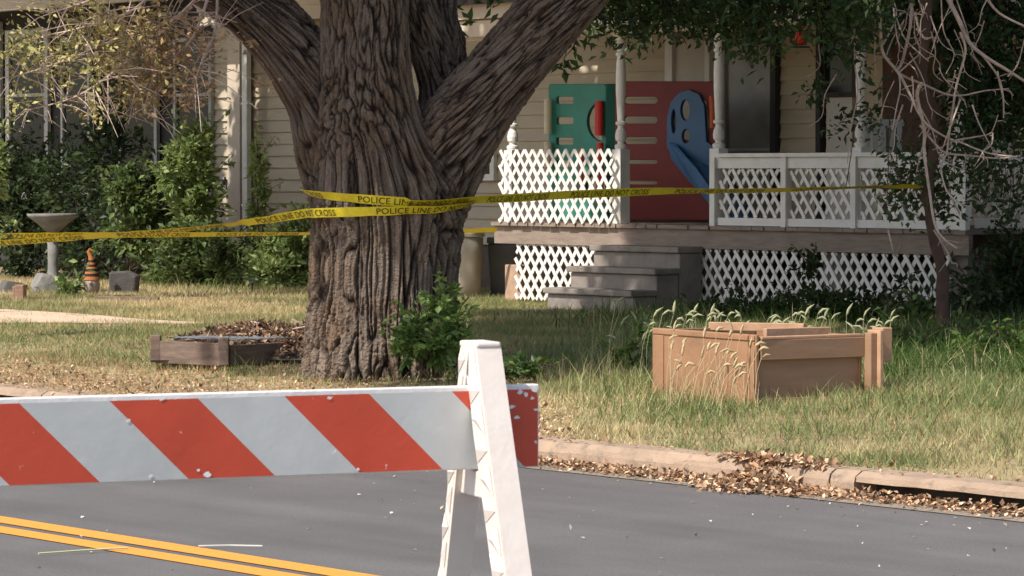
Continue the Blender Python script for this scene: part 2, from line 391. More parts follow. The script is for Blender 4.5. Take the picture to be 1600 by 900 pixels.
# ------------------------------------------------------------------ house
PV = 20.1            # porch front plane
WV = 22.2            # back wall plane
DZ = 1.02            # deck level
house = thing('house', W(uof(900, PV), 23.5, .25), 'beige clapboard house with a white lattice porch, behind the big tree', 'house')
uL = uof(386, WV)    # corner beside the downspout
uR = uof(1700, WV)+6
def siding(u0, u1, v, z0, z1, ex=.14):
    m = MB(); z = z0
    while z < z1:
        z2 = min(z+ex, z1)
        m.add([W(u0, v-.034, z), W(u1, v-.034, z), W(u1, v-.004, z2), W(u0, v-.004, z2), W(u0, v, z), W(u1, v, z)], [(0, 1, 2, 3), (4, 5, 1, 0)])
        z = z2
    m.bx(u0, u1, v+.003, v+.2, z0, z1)
    return m
siding(uL, uR, WV, .72, 4.2).build('siding_wall', M['siding'], house)
siding(uof(335, WV-.15), uL-.02, WV-.15, .72, 4.4).build('siding_wall', M['siding'], house)
m = MB(); m.bx(uL-14, uof(335, WV-.15)-.002, WV-.15, WV, .3, 4.4); m.build('shade_dark_wall', M['wallshade'], house)  # near-black in place of siding: the bay's deep shade is put into the colour
m = MB(); m.bx(uL-14, uR, WV+.02, WV+.22, 0, .715); m.build('foundation', M['found'], house)
m = MB(); m.bx(uL-14, uR, WV+.25, WV+7, 0, 3.3); m.build('house_body', M['siding'], house)
c0, c1 = uof(360, WV-.2), uof(379, WV-.2)
m = MB(); m.bx(c0, c1, WV-.24, WV-.1, .55, 3.5); m.build('corner_board', M['trim'], house)
# eaves
m = MB(); m.bx(uL-.1, uof(830, 21.6), 21.58, 21.62, 3.24, 3.46); m.bx(uL-.1, uof(830, 21.6), 21.55, 21.575, 3.40, 3.5); m.build('fascia', M['trim'], house)
m = MB(); m.bx(uL-.1, uof(830, 21.6), 21.63, WV+.01, 3.26, 3.29); m.build('soffit', M['ceil'], house)
m = MB(); m.bx(uL-14, uL-.12, 21.3, 21.35, 3.56, 3.78); m.build('fascia', M['trim'], house)
m = MB(); m.bx(uL-14, uL-.12, 21.36, WV-.16, 3.62, 3.65); m.build('soffit', M['ceil'], house)
m = MB()
m.prism([W(uL-14.3, 21.2, 3.79), W(uL-14.3, WV+7, 6.6), W(uL-14.3, WV+7, 3.4), W(uL-14.3, 21.4, 3.70)], U, uR-uL+14.6); m.build('roof', M['roofm'], house)
# porch roof
e0, e1 = uof(640, 19.7), uof(1545, 19.7)
m = MB(); m.bx(e0, e1, 19.70, 19.735, 2.99, 3.2); m.bx(e0, e1, 19.74, 19.8, 2.82, 2.975); m.build('fascia', M['trim'], house)
m = MB(); m.bx(e0+.05, e1-.05, 20.02, 20.16, 2.80, 2.99); m.build('porch_beam', M['white'], house)
m = MB(); m.bx(e0, e1, 19.81, WV-.03, 3.0, 3.03); m.build('porch_ceiling', M['ceil'], house)
m = MB(); m.prism([W(e0, 19.6, 3.205), W(e0, WV, 3.75), W(e0, WV, 3.66), W(e0, 19.6, 3.12)], U, e1-e0); m.build('porch_roof', M['roofm'], house)
# deck
d0, d1 = uof(776, PV), uof(1518, PV)
m = MB(); n = int((d1-d0)/.14)
for i in range(n):
    a_ = d0 + (d1-d0)*i/n; j = random.uniform(-.012, .012)
    m.bx(a_, a_+(d1-d0)/n-.006, PV-.07+j, WV-.03, DZ-.035, DZ)
m.build('deck_boards', M['deck'], house)
m = MB(); m.bx(d0, d1, PV-.03, PV+.02, DZ-.21, DZ-.038); m.build('rim_board', M['deck'], house)
m = MB(); m.bx(d0, d0+.05, PV+.03, WV-.03, DZ-.21, DZ-.038); m.build('rim_board', M['deck'], house)
m = MB(); m.bx(d0+.2, d1, 21.4, 21.45, .2, .75); m.build('crawlspace_back', M['found'], house)
# turned posts
def post(px, v, zt=2.80, half=False):
    u = uof(px, v); b_ = W(u, v, 0); m = MB(); z0 = DZ
    m.bx(u-.06, u+.06, v-.06, v+.06, z0+.002, z0+.70)
    prof = [(.05, .70), (.058, .72), (.058, .74), (.032, .755), (.032, .77), (.05, .79), (.054, .83), (.045, .875), (.03, .905), (.03, .92), (.05, .935), (.05, .955), (.034, .965),
            (.040, 1.1), (.047, 1.25), (.048, 1.4), (.043, 1.5), (.034, 1.57), (.05, 1.585), (.05, 1.605), (.032, 1.62), (.05, 1.66), (.05, 1.69), (.034, 1.72), (.055, 1.73)]
    m.lathe(b_ + ZZ*z0, prof, 16)
    m.bx(u-.055, u+.055, v-.055, v+.055, z0+1.73, zt)
    return m.build('porch_post', M['white'], house, smooth=False)
for px in (801, 970, 1123, 1345, 1500): post(px, PV+.06)
# lattice
def lattice(u0, u1, z0, z1, v, per=.122, wd=.034, K=1.42):
    """two crossed layers of slats; K = height over width of a diamond"""
    m = MB(); hwz = wd*.5*math.sqrt(1+K*K)          # half a slat measured along z
    for sgn in (1, -1):
        kk = math.floor((u0 - max(sgn*z0, sgn*z1)/K)/per)-1
        while kk*per < u1 - min(sgn*z0, sgn*z1)/K + per:
            kc = kk*per; za, zb_ = z0, z1
            if sgn > 0: za = max(za, (u0-kc)*K); zb_ = min(zb_, (u1-kc)*K)
            else: za = max(za, (kc-u1)*K); zb_ = min(zb_, (kc-u0)*K)
            if zb_-za > .02:
                vo = v + (.0075 if sgn > 0 else -.0075) + random.uniform(-.0012, .0012)
                d = (U*(sgn/K) + ZZ).normalized(); sd_ = Vector(d).cross(V)
                j_ = random.uniform(-.004, .004)
                m.bar(W(kc+sgn*za/K+j_, vo, za), W(kc+sgn*zb_/K+j_, vo, zb_), wd*random.uniform(.88, 1.1), .009, sd_)
            kk += 1
    return m
lu0, lu1 = uof(781, PV-.08), uof(957, PV-.08)
lattice(lu0, lu1, DZ-.0, DZ+.70, PV-.08).build('rail_lattice', M['lattice'], house)
# steps
su0 = uof(962, PV); sw = 1.22; rise = .192; run = .285
stp = []
su0 = uof(966, PV)-.02; su1 = su0 + sw
def skirtclip(u, z): return not (u > su0-.02 and z < 2)
lattice(uof(806, PV), su0-.01, .27, DZ-.215, PV).build('skirt_lattice', M['lattice'], house)
rs = uof(1078, PV)
lattice(rs, uof(1485, PV), .24, DZ-.215, PV).build('skirt_lattice', M['lattice'], house)
m = MB(); m.bx(uof(797, PV+.1), uof(797, PV+.1)+.24, PV+.03, PV+.27, 0, .60)
m.build('porch_pier', M['brick'], house, bevel=.01)
for px in (1110, 1300, 1495):
    m = MB(); a_ = uof(px, PV+.2); m.bx(a_, a_+.22, PV+.1, PV+.32, 0, DZ-.22); m.build('porch_pier', M['conc'], house)
m = MB()
for i in range(3):
    top = DZ - rise*(i+1); v1 = PV-.035 - run*i; v0 = v1 - run
    m.bx(su0, su1, v0-.03, v1, top-.055, top)                       # tread with a nosing
    m.bx(su0+.02, su1-.02, v0+.01, v1-.002 if i == 0 else v1+.0, .18, top-.058)
top = DZ-rise*4
m.bx(su0-.12, su1+.0, PV-.04-run*4.1, PV-.04-run*3+.0, .14, top+.0)
m.build('steps', M['conc'], house, bevel=.012)
# right railing: rails, uprights, lattice panels
r0, r1 = uof(1126, PV), uof(1512, PV)
RT = 1.675
m = MB(); m.bx(r0, r1, PV-.075, PV+.075, RT-.035, RT); m.bx(r0, r1, PV-.035, PV+.025, RT-.135, RT-.038); m.build('top_rail', M['white'], house)
m = MB(); m.bx(r0, r1, PV-.035, PV+.025, DZ+.005, DZ+.075); m.build('bottom_rail', M['white'], house)
ups = [1120, 1231, 1340, 1512]
for px in ups:
    a_ = uof(px, PV); m = MB(); m.bx(a_-.03, a_+.03, PV-.06, PV-.037, DZ-.0, RT-.037); m.bx(a_-.028, a_+.028, PV-.036, PV+.02, DZ+.077, RT-.137); m.build('rail_upright', M['white'], house)
for p0, p1 in ((1126, 1226), (1238, 1334), (1348, 1506)):
    lattice(uof(p0, PV), uof(p1, PV), DZ+.078, RT-.14, PV-.005).build('rail_lattice', M['lattice'], house)
# far right return with more lattice and dark opening
q0, q1 = uof(1528, 20.9), uof(1680, 20.9)
lattice(q0, q1, DZ+.1, RT-.1, 20.9).build('rail_lattice', M['lattice'], house)
m = MB(); m.bx(q0, q1, 20.86, 20.94, RT-.1, RT-.03); m.build('top_rail', M['white'], house); m = MB(); m.bx(q0, q1, 20.86, 20.94, DZ, DZ+.09); m.build('bottom_rail', M['white'], house)
m = MB(); m.bx(q0, q1, 20.85, 20.9, DZ-.25, DZ-.02); m.build('rim_board', M['deck'], house)
# windows and door on walls
def window(p0, p1, y0, y1, v, glassm, fw=.05, mull=None, framem='white'):
    a_, b_ = uof(p0, v), uof(p1, v); z1, z0 = zof(p0, y0, v), zof(p0, y1, v)
    f = MB()
    f.bx(a_, a_+fw, v-.05, v-.0, z0, z1); f.bx(b_-fw, b_, v-.05, v, z0, z1)
    f.bx(a_+fw, b_-fw, v-.05, v, z1-fw, z1); f.bx(a_-.02, b_+.02, v-.07, v-.0, z0-fw, z0)
    if mull:
        zz = zof(p0, mull, v); f.bx(a_+fw, b_-fw, v-.045, v-.025, zz-.02, zz+.02)
    fo = f.build('window', M[framem], house)
    g_ = MB(); g_.bx(a_+fw, b_-fw, v-.02, v-.012, z0, z1-fw); g_.build('pane', M[glassm], fo)
    return fo
VL = WV-.175
window(-80, 6, 40, 330, VL, 'glass', .1, 150, 'grey_shade')  # left frames: white trim toned down to grey, shade put into the colour
window(14, 80, 48, 300, VL, 'glass', .09, 150, 'grey_shade')
window(100, 145, 60, 300, VL, 'glass', .045, None, 'grey_shade')
window(190, 250, 60, 300, VL, 'glass', .06, None, 'grey_shade')
window(276, 335, 60, 300, VL, 'glass', .05, 149, 'grey_shade')
window(690, 777, 110, 272, WV-.022, 'glass', .07, 190)
window(1134, 1213, 60, 232, WV-.022, 'curtain', .03, None, 'grey_shade')
f = MB(); f.bx(uof(1214, WV), uof(1222, WV), WV-.1, WV-.023, DZ+.2, 2.95); f.build('trim_strip', M['dark'], house)
window(1288, 1342, 45, 145, WV-.022, 'glass', .05, None, 'dark')
window(1500, 1580, 150, 235, WV-.022, 'curtain', .08)
# door with frame
v = WV-.022; a_, b_ = uof(1060, v), uof(1108, v); f = MB(); f.bx(a_, b_, v-.05, v, DZ+.01, 2.85); do = f.build('door', M['door'], house)
f = MB(); f.bx(a_-.11, a_-.003, v-.09, v, DZ+.01, 2.95); f.bx(b_+.003, b_+.07, v-.07, v, DZ+.01, 2.95); f.build('door_frame', M['white'], do)
f = MB(); f.lathe(W(b_-.1, v-.09, 1.95), [(.0, -.03), (.03, -.02), (.03, .02), (.0, .03)], 10); f.build('handle', M['blk'], do)
f = MB(); f.bx(uof(1284, v), uof(1284, v)+.06, v-.09, v-.0, DZ+.01, 2.95); f.build('trim_strip', M['dark'], house)
# second door leaf
a_, b_ = uof(1296, v), uof(1336, v); f = MB(); f.bx(a_, b_, v-.045, v-.0, DZ+.01, zof(1300, 150, v)); f.build('door', M['door'], house)
# brown panel behind right tree
a_, b_ = uof(1385, v), uof(1478, v); f = MB(); f.bx(a_, b_, v-.06, v-.0, DZ+.01, 2.8); f.build('door', M['bark2'], house)
# downspout
sx = W(uof(386, WV-.28), WV-.28, 0); f = MB()
u_ = uof(386, WV-.28)
f.bx(u_-.05, u_+.05, WV-.32, WV-.25, .50, 3.3)
f.bar(W(u_, WV-.285, .53), W(u_+.03, WV-.5, .36), .095, .07, U)
for z in (1.1, 2.3): f.bx(u_-.07, u_+.07, WV-.325, WV-.24, z, z+.03)
f.build('downspout', M['spout'], house, bevel=.008)

oc = W(uof(350, WV-.2), WV-.2, zof(345, 292, WV-.2)); m = MB()
for dx_ in (-.10, 0, .10):
    m.tube([oc + U*(dx_-.05) + ZZ*.04, oc + U*(dx_-.04) - ZZ*.035, oc + U*dx_ - ZZ*.05, oc + U*(dx_+.04) - ZZ*.035, oc + U*(dx_+.05) + ZZ*.04], .009, 6)
m.tube([oc+ZZ*.02, oc+ZZ*.09, oc+ZZ*.12], [.01, .035, .02], 8)
o = m.build('wall_ornament', M['blk'], loc=oc); tag(o, 'small black wrought iron ornament fixed low on the lit clapboard strip', 'ornament')
# ------------------------------------------------------------------ big tree
TY = 20.8
tubes = [   # (px, py, Y, r)
 [(600, 600, TY, .52), (598, 560, TY, .495), (598, 500, TY, .475), (598, 440, TY, .468), (604, 370, TY, .485), (606, 320, TY-.02, .50), (590, 260, TY-.05, .44), (577, 200, TY-.12, .345), (572, 130, TY-.15, .295), (571, 60, TY-.15, .28), (570, -20, TY-.15, .275), (570, -160, TY-.1, .26)],
 [(568, 320, TY, .325), (532, 240, TY, .29), (505, 160, TY, .235), (455, 78, TY, .215), (392, 12, TY, .205), (310, -50, TY-.1, .2), (230, -110, TY-.3, .19)],
 [(610, 415, TY, .36), (646, 330, TY, .33), (688, 250, TY, .285), (740, 170, TY, .25), (795, 100, TY+.05, .23), (866, 15, TY+.1, .225), (930, -60, TY+.2, .23), (990, -140, TY+.3, .21)],
 [(650, 330, TY+.25, .3), (680, 230, TY+.3, .22), (690, 150, TY+.3, .155), (668, 70, TY+.25, .14), (640, -20, TY+.2, .13), (620, -150, TY+.2, .13)],
 [(705, 170, TY+.3, .09), (712, 80, TY+.35, .075), (698, 20, TY+.4, .07), (700, -80, TY+.5, .06)],
]
roots = [[(530, 520, TY-.1, .2), (520, 575, TY-.22, .09), (510, 596, TY-.3, .03)],
         [(565, 500, TY-.24, .22), (556, 570, TY-.40, .10), (550, 600, TY-.5, .03)],
         [(620, 490, TY-.22, .24), (606, 560, TY-.40, .11), (600, 600, TY-.5, .03)],
         [(645, 500, TY-.1, .2), (672, 565, TY-.2, .10), (690, 592, TY-.3, .04)]]
def tpts(t_): return [(at(a, b, Y), r) for (a, b, Y, r) in t_]
def densify(pr, k=4):
    out = []
    P = [p for p, r in pr]; r_ = [r for p, r in pr]
    for i in range(len(P)-1):
        p0 = P[max(i-1, 0)]; p1 = P[i]; p2 = P[i+1]; p3 = P[min(i+2, len(P)-1)]
        for j in range(k):
            t_ = j/k; q = .5*((2*p1) + (p2-p0)*t_ + (2*p0-5*p1+4*p2-p3)*t_*t_ + (3*p1-p0-3*p2+p3)*t_**3)
            out.append((q, r_[i]*(1-t_) + r_[i+1]*t_))
    out.append((P[-1], r_[-1])); return out
tb = at(600, 575, TY); tree = thing('shade_tree', (tb.x, tb.y, .25), 'large shade tree with deeply furrowed trunk forking into thick limbs, police tape tied round it', 'tree')
m = MB(); skel = []
for ti_, t_ in enumerate(tubes + roots):
    dn = densify(tpts(t_)); m.tube([p for p, r in dn], [r for p, r in dn], 28)
    if t_ in roots: continue
    acc = dn[0][0].z
    for i in range(len(dn)-1):
        if True: skel.append((dn[i][0], (dn[i+1][0]-dn[i][0]).normalized(), dn[i][1], acc, ti_))
        acc += (dn[i+1][0]-dn[i][0]).length
tmp = m.build('tmp', M['bark'])
rm = tmp.modifiers.new('r', 'REMESH'); rm.mode = 'VOXEL'; rm.voxel_size = .0065
sm = tmp.modifiers.new('s', 'SMOOTH'); sm.factor = .6; sm.iterations = 40
dg = bpy.context.evaluated_depsgraph_get(); me = bpy.data.meshes.new_from_object(tmp.evaluated_get(dg))
bpy.data.objects.remove(tmp)
nv = len(me.vertices); co = np.empty(nv*3, np.float32); me.vertices.foreach_get('co', co); co = co.reshape(-1, 3)
no = np.empty(nv*3, np.float32); me.vertices.foreach_get('normal', no); no = no.reshape(-1, 3)
def bark_h(x, y, z):
    nn = noise.noise
    wx = nn((x*4, y*4, z*16+4))*.035 + nn((x*12, y*12, z*60+4))*.022; wy = nn((x*4+9, y*4, z*16))*.035 + nn((x*12, y*12+5, z*60))*.02
    X, Y_, Z_ = x+wx, y+wy, z
    f1 = min(1, abs(nn((X*13, Y_*13, Z_*27)))*6.5); f2 = min(1, abs(nn((X*18+5, Y_*18, Z_*44+7)))*6.0)
    r1 = 1-abs(nn((X*24+2, Y_*24, Z_*48)))*3
    h = min(f1, .22+.78*f2); return h*.85 + .22*r1 + nn((X*50, Y_*50, Z_*120))*.30 + nn((x*80, y*80, z*700))*.2 - .3
fams = sorted(set(s[4] for s in skel)); dmin = np.empty((len(fams), nv)); QF = np.empty((len(fams), nv, 3), np.float32)
for fi, f_ in enumerate(fams):
    sk = [s for s in skel if s[4] == f_]
    SP = np.array([list(s[0]) for s in sk]); SD = np.array([list(s[1]) for s in sk]); SR = np.array([s[2] for s in sk]); SS = np.array([s[3] for s in sk])
    for i in range(0, nv, 30000):
        d0_ = np.linalg.norm(co[i:i+30000, None] - SP[None], axis=2); d = d0_ - SR[None]; dm = d.min(axis=1)
        w_ = np.exp(-(d0_-d0_.min(axis=1)[:, None])/.13); w_ /= w_.sum(1)[:, None]
        a_ = w_ @ SD; a_ /= np.linalg.norm(a_, axis=1)[:, None]; cc = w_ @ SP; rel = co[i:i+30000] - cc; ala = (rel*a_).sum(1)
        pe = rel - ala[:, None]*a_; pe *= ((.44, .25, .27, .2, .12)[fi]/(np.linalg.norm(pe, axis=1)+1e-6))[:, None]; pe[:, 2] += ((w_ @ SS) + ala)*(.068, .12, .12, .11, .11)[fi] ; QF[fi, i:i+30000] = pe + fi*3.1; dmin[fi, i:i+30000] = dm
Wt = np.exp(-(dmin - dmin.min(0))/.022); Wt /= Wt.sum(0); Wt[Wt < .06] = 0; Wt /= Wt.sum(0)
hh = np.zeros(nv); lf = np.empty(nv); best = Wt.argmax(0); q = QF[best, np.arange(nv)]
for fi in range(len(fams)):
    ids = np.nonzero(Wt[fi] > 0)[0]; wl = Wt[fi][ids].tolist(); ql = QF[fi][ids].tolist()
    hh[ids] += np.array([w__*bark_h(*p_) for w__, p_ in zip(wl, ql)])
for i in range(nv):
    x, y, z = q[i].tolist(); lf[i] = noise.noise((x*5, y*5, z*5+3)) + .5*noise.noise((x*9, y*9, z*6+8))
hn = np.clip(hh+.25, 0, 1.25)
amp = .054*np.clip(.55 + (1.5+.4-co[:, 2])*.28, .45, 1.0)
flare = np.clip((.9-co[:, 2])/.7, 0, 1)**1.5
co2 = co + no*((hn-.55)*amp + lf*(.016+.002*flare) + flare*.012)[:, None]
# root flare buttresses near the ground
me.vertices.foreach_set('co', (co2 - np.array(ROOT[tree.name])).astype(np.float32).ravel())
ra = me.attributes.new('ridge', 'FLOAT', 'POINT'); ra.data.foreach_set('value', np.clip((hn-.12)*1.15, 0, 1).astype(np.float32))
rq = me.attributes.new('grain', 'FLOAT_VECTOR', 'POINT'); rq.data.foreach_set('vector', q.astype(np.float32).ravel())
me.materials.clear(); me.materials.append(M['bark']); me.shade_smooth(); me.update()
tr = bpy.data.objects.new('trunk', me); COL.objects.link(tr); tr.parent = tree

# limbs above the frame
def limb(pts, r0, r1):
    k = len(pts); return [(Vector(p), r0 + (r1-r0)*i/(k-1)) for i, p in enumerate(pts)]
c = Vector((tb.x, tb.y, 0))
tops = [at(570, -150, TY-.1), at(230, -110, TY-.3), at(990, -140, TY+.3), at(620, -140, TY+.2)]
L = [limb([tops[0], c+Vector((.3, -.2, 5)), c+Vector((.1, .4, 7.5)), c+Vector((-.3, .6, 10))], .26, .06),
     limb([tops[1], c+Vector((-3.2, -1.5, 5)), c+Vector((-4.6, -2.4, 6.8)), c+Vector((-5.6, -2.6, 8.5))], .19, .05),
     limb([tops[2], c+Vector((2.6, 1.6, 4.8)), c+Vector((3.5, 2.8, 6.8)), c+Vector((4, 3.4, 8.5))], .21, .05),
     limb([tops[3], c+Vector((.2, 1.8, 5)), c+Vector((-.5, 3.4, 7)), c+Vector((-.8, 4.6, 9))], .13, .04),
     limb([c+Vector((-3.2, -1.5, 5)), c+Vector((-4.0, .6, 6.6)), c+Vector((-4.5, 2.4, 8))], .11, .03),
     limb([c+Vector((2.6, 1.6, 4.8)), c+Vector((3.2, -.8, 6.6)), c+Vector((3.8, -2.4, 8))], .11, .03),
     limb([c+Vector((.3, -.2, 5)), c+Vector((-.6, -2, 6.8)), c+Vector((-1, -3.8, 8.3))], .12, .03)]
for l in L:
    dn = densify(l); m = MB(); m.tube([p for p, r in dn], [r for p, r in dn], 12); m.build('limb', M['bark2'], tree, smooth=True)

def on_branch(P):
    q_ = P - SUN*((P.z-2.35)/SUN.z); return P.z > 3 and -4.2 < q_.x < -1.75 and 19.5 < q_.y < 21.1
def at_y(P, y): return proj(P - SUN*((P.y-y)/SUN.y))
def far_lit(P):
    x, y = at_y(P, 38.3)
    if 325 < x < 388 and 90 < y < 345: return True
    x, y = at_y(P, 36.0)
    if (190 < x < 350 and 185 < y < 460) : return True
    x, y = at_y(P, 34.9)
    if 380 < x < 500 and 335 < y < 460: return True
    x, y = at_y(P, 32.8)
    if 700 < x < 765 and 355 < y < 460: return True
    q_ = P - SUN*((P.dot(V)-20.05)/SUN.dot(V)); x, y = proj(q_)
    return 752 < x < 982 and y > 215
def shade_p(P):
    """chance of keeping a clump, so the crown is shaped to shade or spare chosen places"""
    if on_branch(P): return .05
    if far_lit(P): return 0.0
    t_ = (P.z-.25)/SUN.z; h = P - SUN*t_
    if h.dot(V) < PV:
        px, py = proj(h)
        ad = (Vector((h.x, h.y, 0)) - Vector((c.x, c.y, 0)))
        # does it cross the trunk on its way?
        for z in (.6, 1.2, 1.8, 2.4, 3.0):
            q_ = P - SUN*((P.z-z)/SUN.z)
            if (q_.xy - c.xy).length < .55: return .62
        if py > 640: return 0.0
        if 725 < px < 1010 and 478 < py < 580: return .85
        if px >= 1010 and py < 505: return .9
        if px > 1395 and 505 < py < 560: return .3
        if 350 < px < 500 and 520 < py < 565: return .6
        if 470 < px < 700 and 555 < py < 590: return .3
        if px > 1750: return .5
        if px < -500: return .4
        return 0.0
    t_ = (P.dot(V)-21.0)/SUN.dot(V); h = P - SUN*t_; px, py = proj(h)
    if h.z > 3.4: return .9
    if 770 < px < 985 and py > 215: return 0.0
    if px >= 985: return 1.0
    if 700 < px <= 775 and py > 350: return .15
    if 393 < px <= 775: return 1.0 if py < 340 else .45
    if 325 < px <= 393: return .12
    if 250 < px <= 325: return .2
    if px <= 250: return .95
    return .5
TARGETS2 = [('wall', 400, 480, 40, 345, 420), ('wall', 393, 700, -60, 345, 620), ('wall', 700, 780, -60, 290, 170), ('wall', -60, 250, -60, 260, 520)]  # wall areas the added tree's crown is shaped to shade
TARGETS = [  # places the big crown is shaped to shade: (kind, px0, px1, py0, py1, n)
 ('wall', 985, 1620, -20, 500, 900), ('trunk', 0, 0, 1.2, 3.6, 170), ('limb', 0, 0, 2.0, 3.6, 240), ('gnd', 735, 1000, 485, 565, 60), ('gnd', 1000, 1600, 470, 505, 80), ('gnd', 360, 490, 530, 560, 12)]
def target_clumps(T, ctr, zr):  # clumps placed up-sun so the unseen crown shades chosen places
    out = []
    for kd, a0_, a1_, b0_, b1_, n in T:
        for _ in range(n):
            if kd == 'wall':
                px, py = random.uniform(a0_, a1_), random.uniform(b0_, b1_); d = ray(px, py); vv_ = random.uniform(20.3, 22); p = Vector((0, 0, CAMZ)) + d*(vv_/d.dot(V))
            elif kd == 'gnd': p = gnd(random.uniform(a0_, a1_), random.uniform(b0_, b1_), .25)
            elif kd == 'limb': f_ = random.random(); p = Vector((c.x+.3+1.5*f_, c.y, 1.7+1.9*f_))
            else: p = Vector((c.x+random.uniform(-.7, .6), c.y, random.uniform(b0_, b1_)))
            z = random.uniform(*zr); q_ = p + SUN*((z-p.z)/SUN.z)
            r_ = (Vector((q_.x-ctr.x+.6, q_.y-ctr.y-.6, 0)).length/8.6)**2 + ((z-8.2)/4.6)**2
            if r_ > 1.4 and random.random() < .75: continue
            if far_lit(q_) or (on_branch(q_) and random.random() < .93): continue
            x, y = proj(q_)
            if y > -30 and -60 < x < 1660: continue
            out.append(q_)
    return out
def crown(parent, centre, rad, nclump, per, size, c0, c1, zmin, crad=.5, extra=[]):
    P = []
    tries = 0
    while len(P) < nclump and tries < nclump*6:
        tries += 1
        d = rng.normal(size=3); d /= np.linalg.norm(d); r_ = rng.random()**.45
        p = Vector(centre) + Vector((d[0]*rad[0], d[1]*rad[1], d[2]*rad[2]))*r_
        if p.z < zmin: continue
        if rng.random() > shade_p(p): continue
        P.append(p)
    P += extra
    C_ = np.array([list(p) for p in P]); Q = np.repeat(C_, per, axis=0) + rng.normal(size=(len(C_)*per, 3))*crad*.42
    Sn = np.array(SUN); bad = np.zeros(len(Q), bool)       # gaps cut into the crown so the sun reaches these places
    for yy, boxes in ((38.3, ((328, 392, 90, 345),)), (36.0, ((200, 348, 190, 460), (388, 418, 240, 460))), (34.9, ((385, 495, 340, 460),)), (34.4, ((395, 490, 345, 460),)), (35.4, ((385, 480, 340, 460), (250, 345, 340, 440))), (35.6, ((245, 345, 200, 400),)), (32.8, ((704, 760, 358, 460),))):
        h_ = Q - Sn*((Q[:, 1]-yy)/Sn[1])[:, None]; x_, y_ = pix(h_)
        for (a1_, a2_, b1_, b2_) in boxes: bad |= (x_ > a1_-14) & (x_ < a2_+14) & (y_ > b1_-14) & (y_ < b2_)
    h_ = Q - Sn*((Q @ Vn - 20.05)/(Sn @ Vn))[:, None]; x_, y_ = pix(h_); bad |= ((x_ > 764) & (x_ < 976) & (y_ > 222)) | ((x_ > 950) & (x_ < 985) & (y_ > 105)) | ((x_ > 780) & (x_ < 815) & (y_ > 150))
    Q = Q[~(bad & (rng.random(len(Q)) < .97))]
    px, py = pix(Q); Q = Q[~((px > -40) & (px < 1640) & (py > -12))]
    return raw_mesh('crown', leafquads(Q, size, None, .6, .5), LQ, clumpcols(Q, c0, c1, .5), LEAF, parent)
crown(tree, c + Vector((-.6, .6, 8.4)), (7.6, 7.8, 4.6), 1500, 34, .2, (.05, .085, .022), (.09, .14, .035), 4.0, .5, target_clumps(TARGETS, c, (4.6, 11.5)))
sb = Vector((-6.6, 30.5, .25)); st2 = thing('added_shade_tree', sb, 'unseen tree added beyond the left frame edge to shade the house wall', 'tree')  # added tree out of view, there to cast shade on the wall
m = MB(); dn = densify([(sb-ZZ*.1, .26), (sb+Vector((.05, 0, 1.5)), .2), (sb+Vector((-.1, .1, 3.4)), .18), (sb+Vector((.4, -.2, 5.5)), .12), (sb+Vector((.6, -.3, 8)), .04)]); m.tube([p for p, r in dn], [r for p, r in dn], 14); m.build('trunk', M['bark2'], st2, smooth=True)
for e_ in ((3.2, -.5, 6.4), (-2.4, -1, 6.2), (.4, -3, 6.6), (1.8, 1.2, 7)):
    m = MB(); dn = densify([(sb+Vector((0, .05, 3.6)), .11), (sb+Vector((e_[0]*.5, e_[1]*.5, 5.2)), .07), (sb+Vector(e_), .03)]); m.tube([p for p, r in dn], [r for p, r in dn], 8); m.build('limb', M['bark2'], st2, smooth=True)
crown(st2, sb+Vector((.6, -.6, 6.2)), (4.2, 3.6, 2.4), 260, 34, .2, (.05, .085, .022), (.09, .14, .035), 4.2, .5, target_clumps(TARGETS2, sb+Vector((1.6, -.4, -1.0)), (4.4, 8.6)))
# dying branch with yellow-brown leaves hanging at upper left, in front of the windows
def wander(p, q_, n=6, j=.1):
    return [p.lerp(q_, i/n) + Vector((random.uniform(-j, j), random.uniform(-j, j), random.uniform(-j, j)))*(0 if i in (0, n) else 1) for i in range(n+1)]
def twigs(m, a, b, r0, r1, n=6, j=.05, k=6): 
    pts = wander(a, b, n, j); m.tube(pts, [r0+(r1-r0)*i/n for i in range(n+1)], k); return pts
m = MB(); ends = []
YB = 20.3
main = [[(330, -30), (270, 30), (180, 62), (100, 95), (20, 120)], [(330, -20), (300, 60), (250, 110), (225, 175)], [(260, -30), (200, 20), (120, 45), (50, 60)],
        [(340, -20), (335, 50), (310, 110), (300, 160)], [(300, 10), (230, 70), (180, 110), (120, 150), (45, 172)], [(200, -30), (140, 0), (80, 20)], [(250, 60), (225, 100), (200, 150)]]
for br in main:
    dn = densify([(at(a_, b_, YB+random.uniform(-.3, .3)), .012) for a_, b_ in br], 5)
    k = len(dn); m.tube([p for p, r in dn], [.011*(1-.75*i/k) for i in range(k)], 5)
    for i in range(3, k):
        for _ in range(4):
            e = dn[i][0] + Vector((random.gauss(0, .16), random.gauss(0, .16), random.gauss(-.03, .12))); m.tube([dn[i][0], (dn[i][0]+e)/2+Vector((0, 0, .02)), e], [.004, .003, .0015], 4); ends.append(e)
m.build('dying_branch', M['twig'], tree)
E = np.array([list(e) for e in ends]); px, py = pix(E)
pr = np.clip(.74 - np.abs(py-80)/170 + .15*(px < 250), .1, 1)*(py < 190)*np.clip((350-px)/60, .3, 1); E = E[rng.random(len(E)) < pr]
Q = np.repeat(E, 22, axis=0) + rng.normal(size=(len(E)*22, 3))*.055
Q = np.concatenate([Q, E])
px, py = pix(Q); fy = np.clip((px-120)/180 + rng.normal(size=len(Q))*.3, 0, 1)[:, None]
colr = (np.array([.40, .36, .14])*(1-fy) + np.array([.42, .27, .15])*fy)*(.55+.8*rng.random((len(Q), 1)))
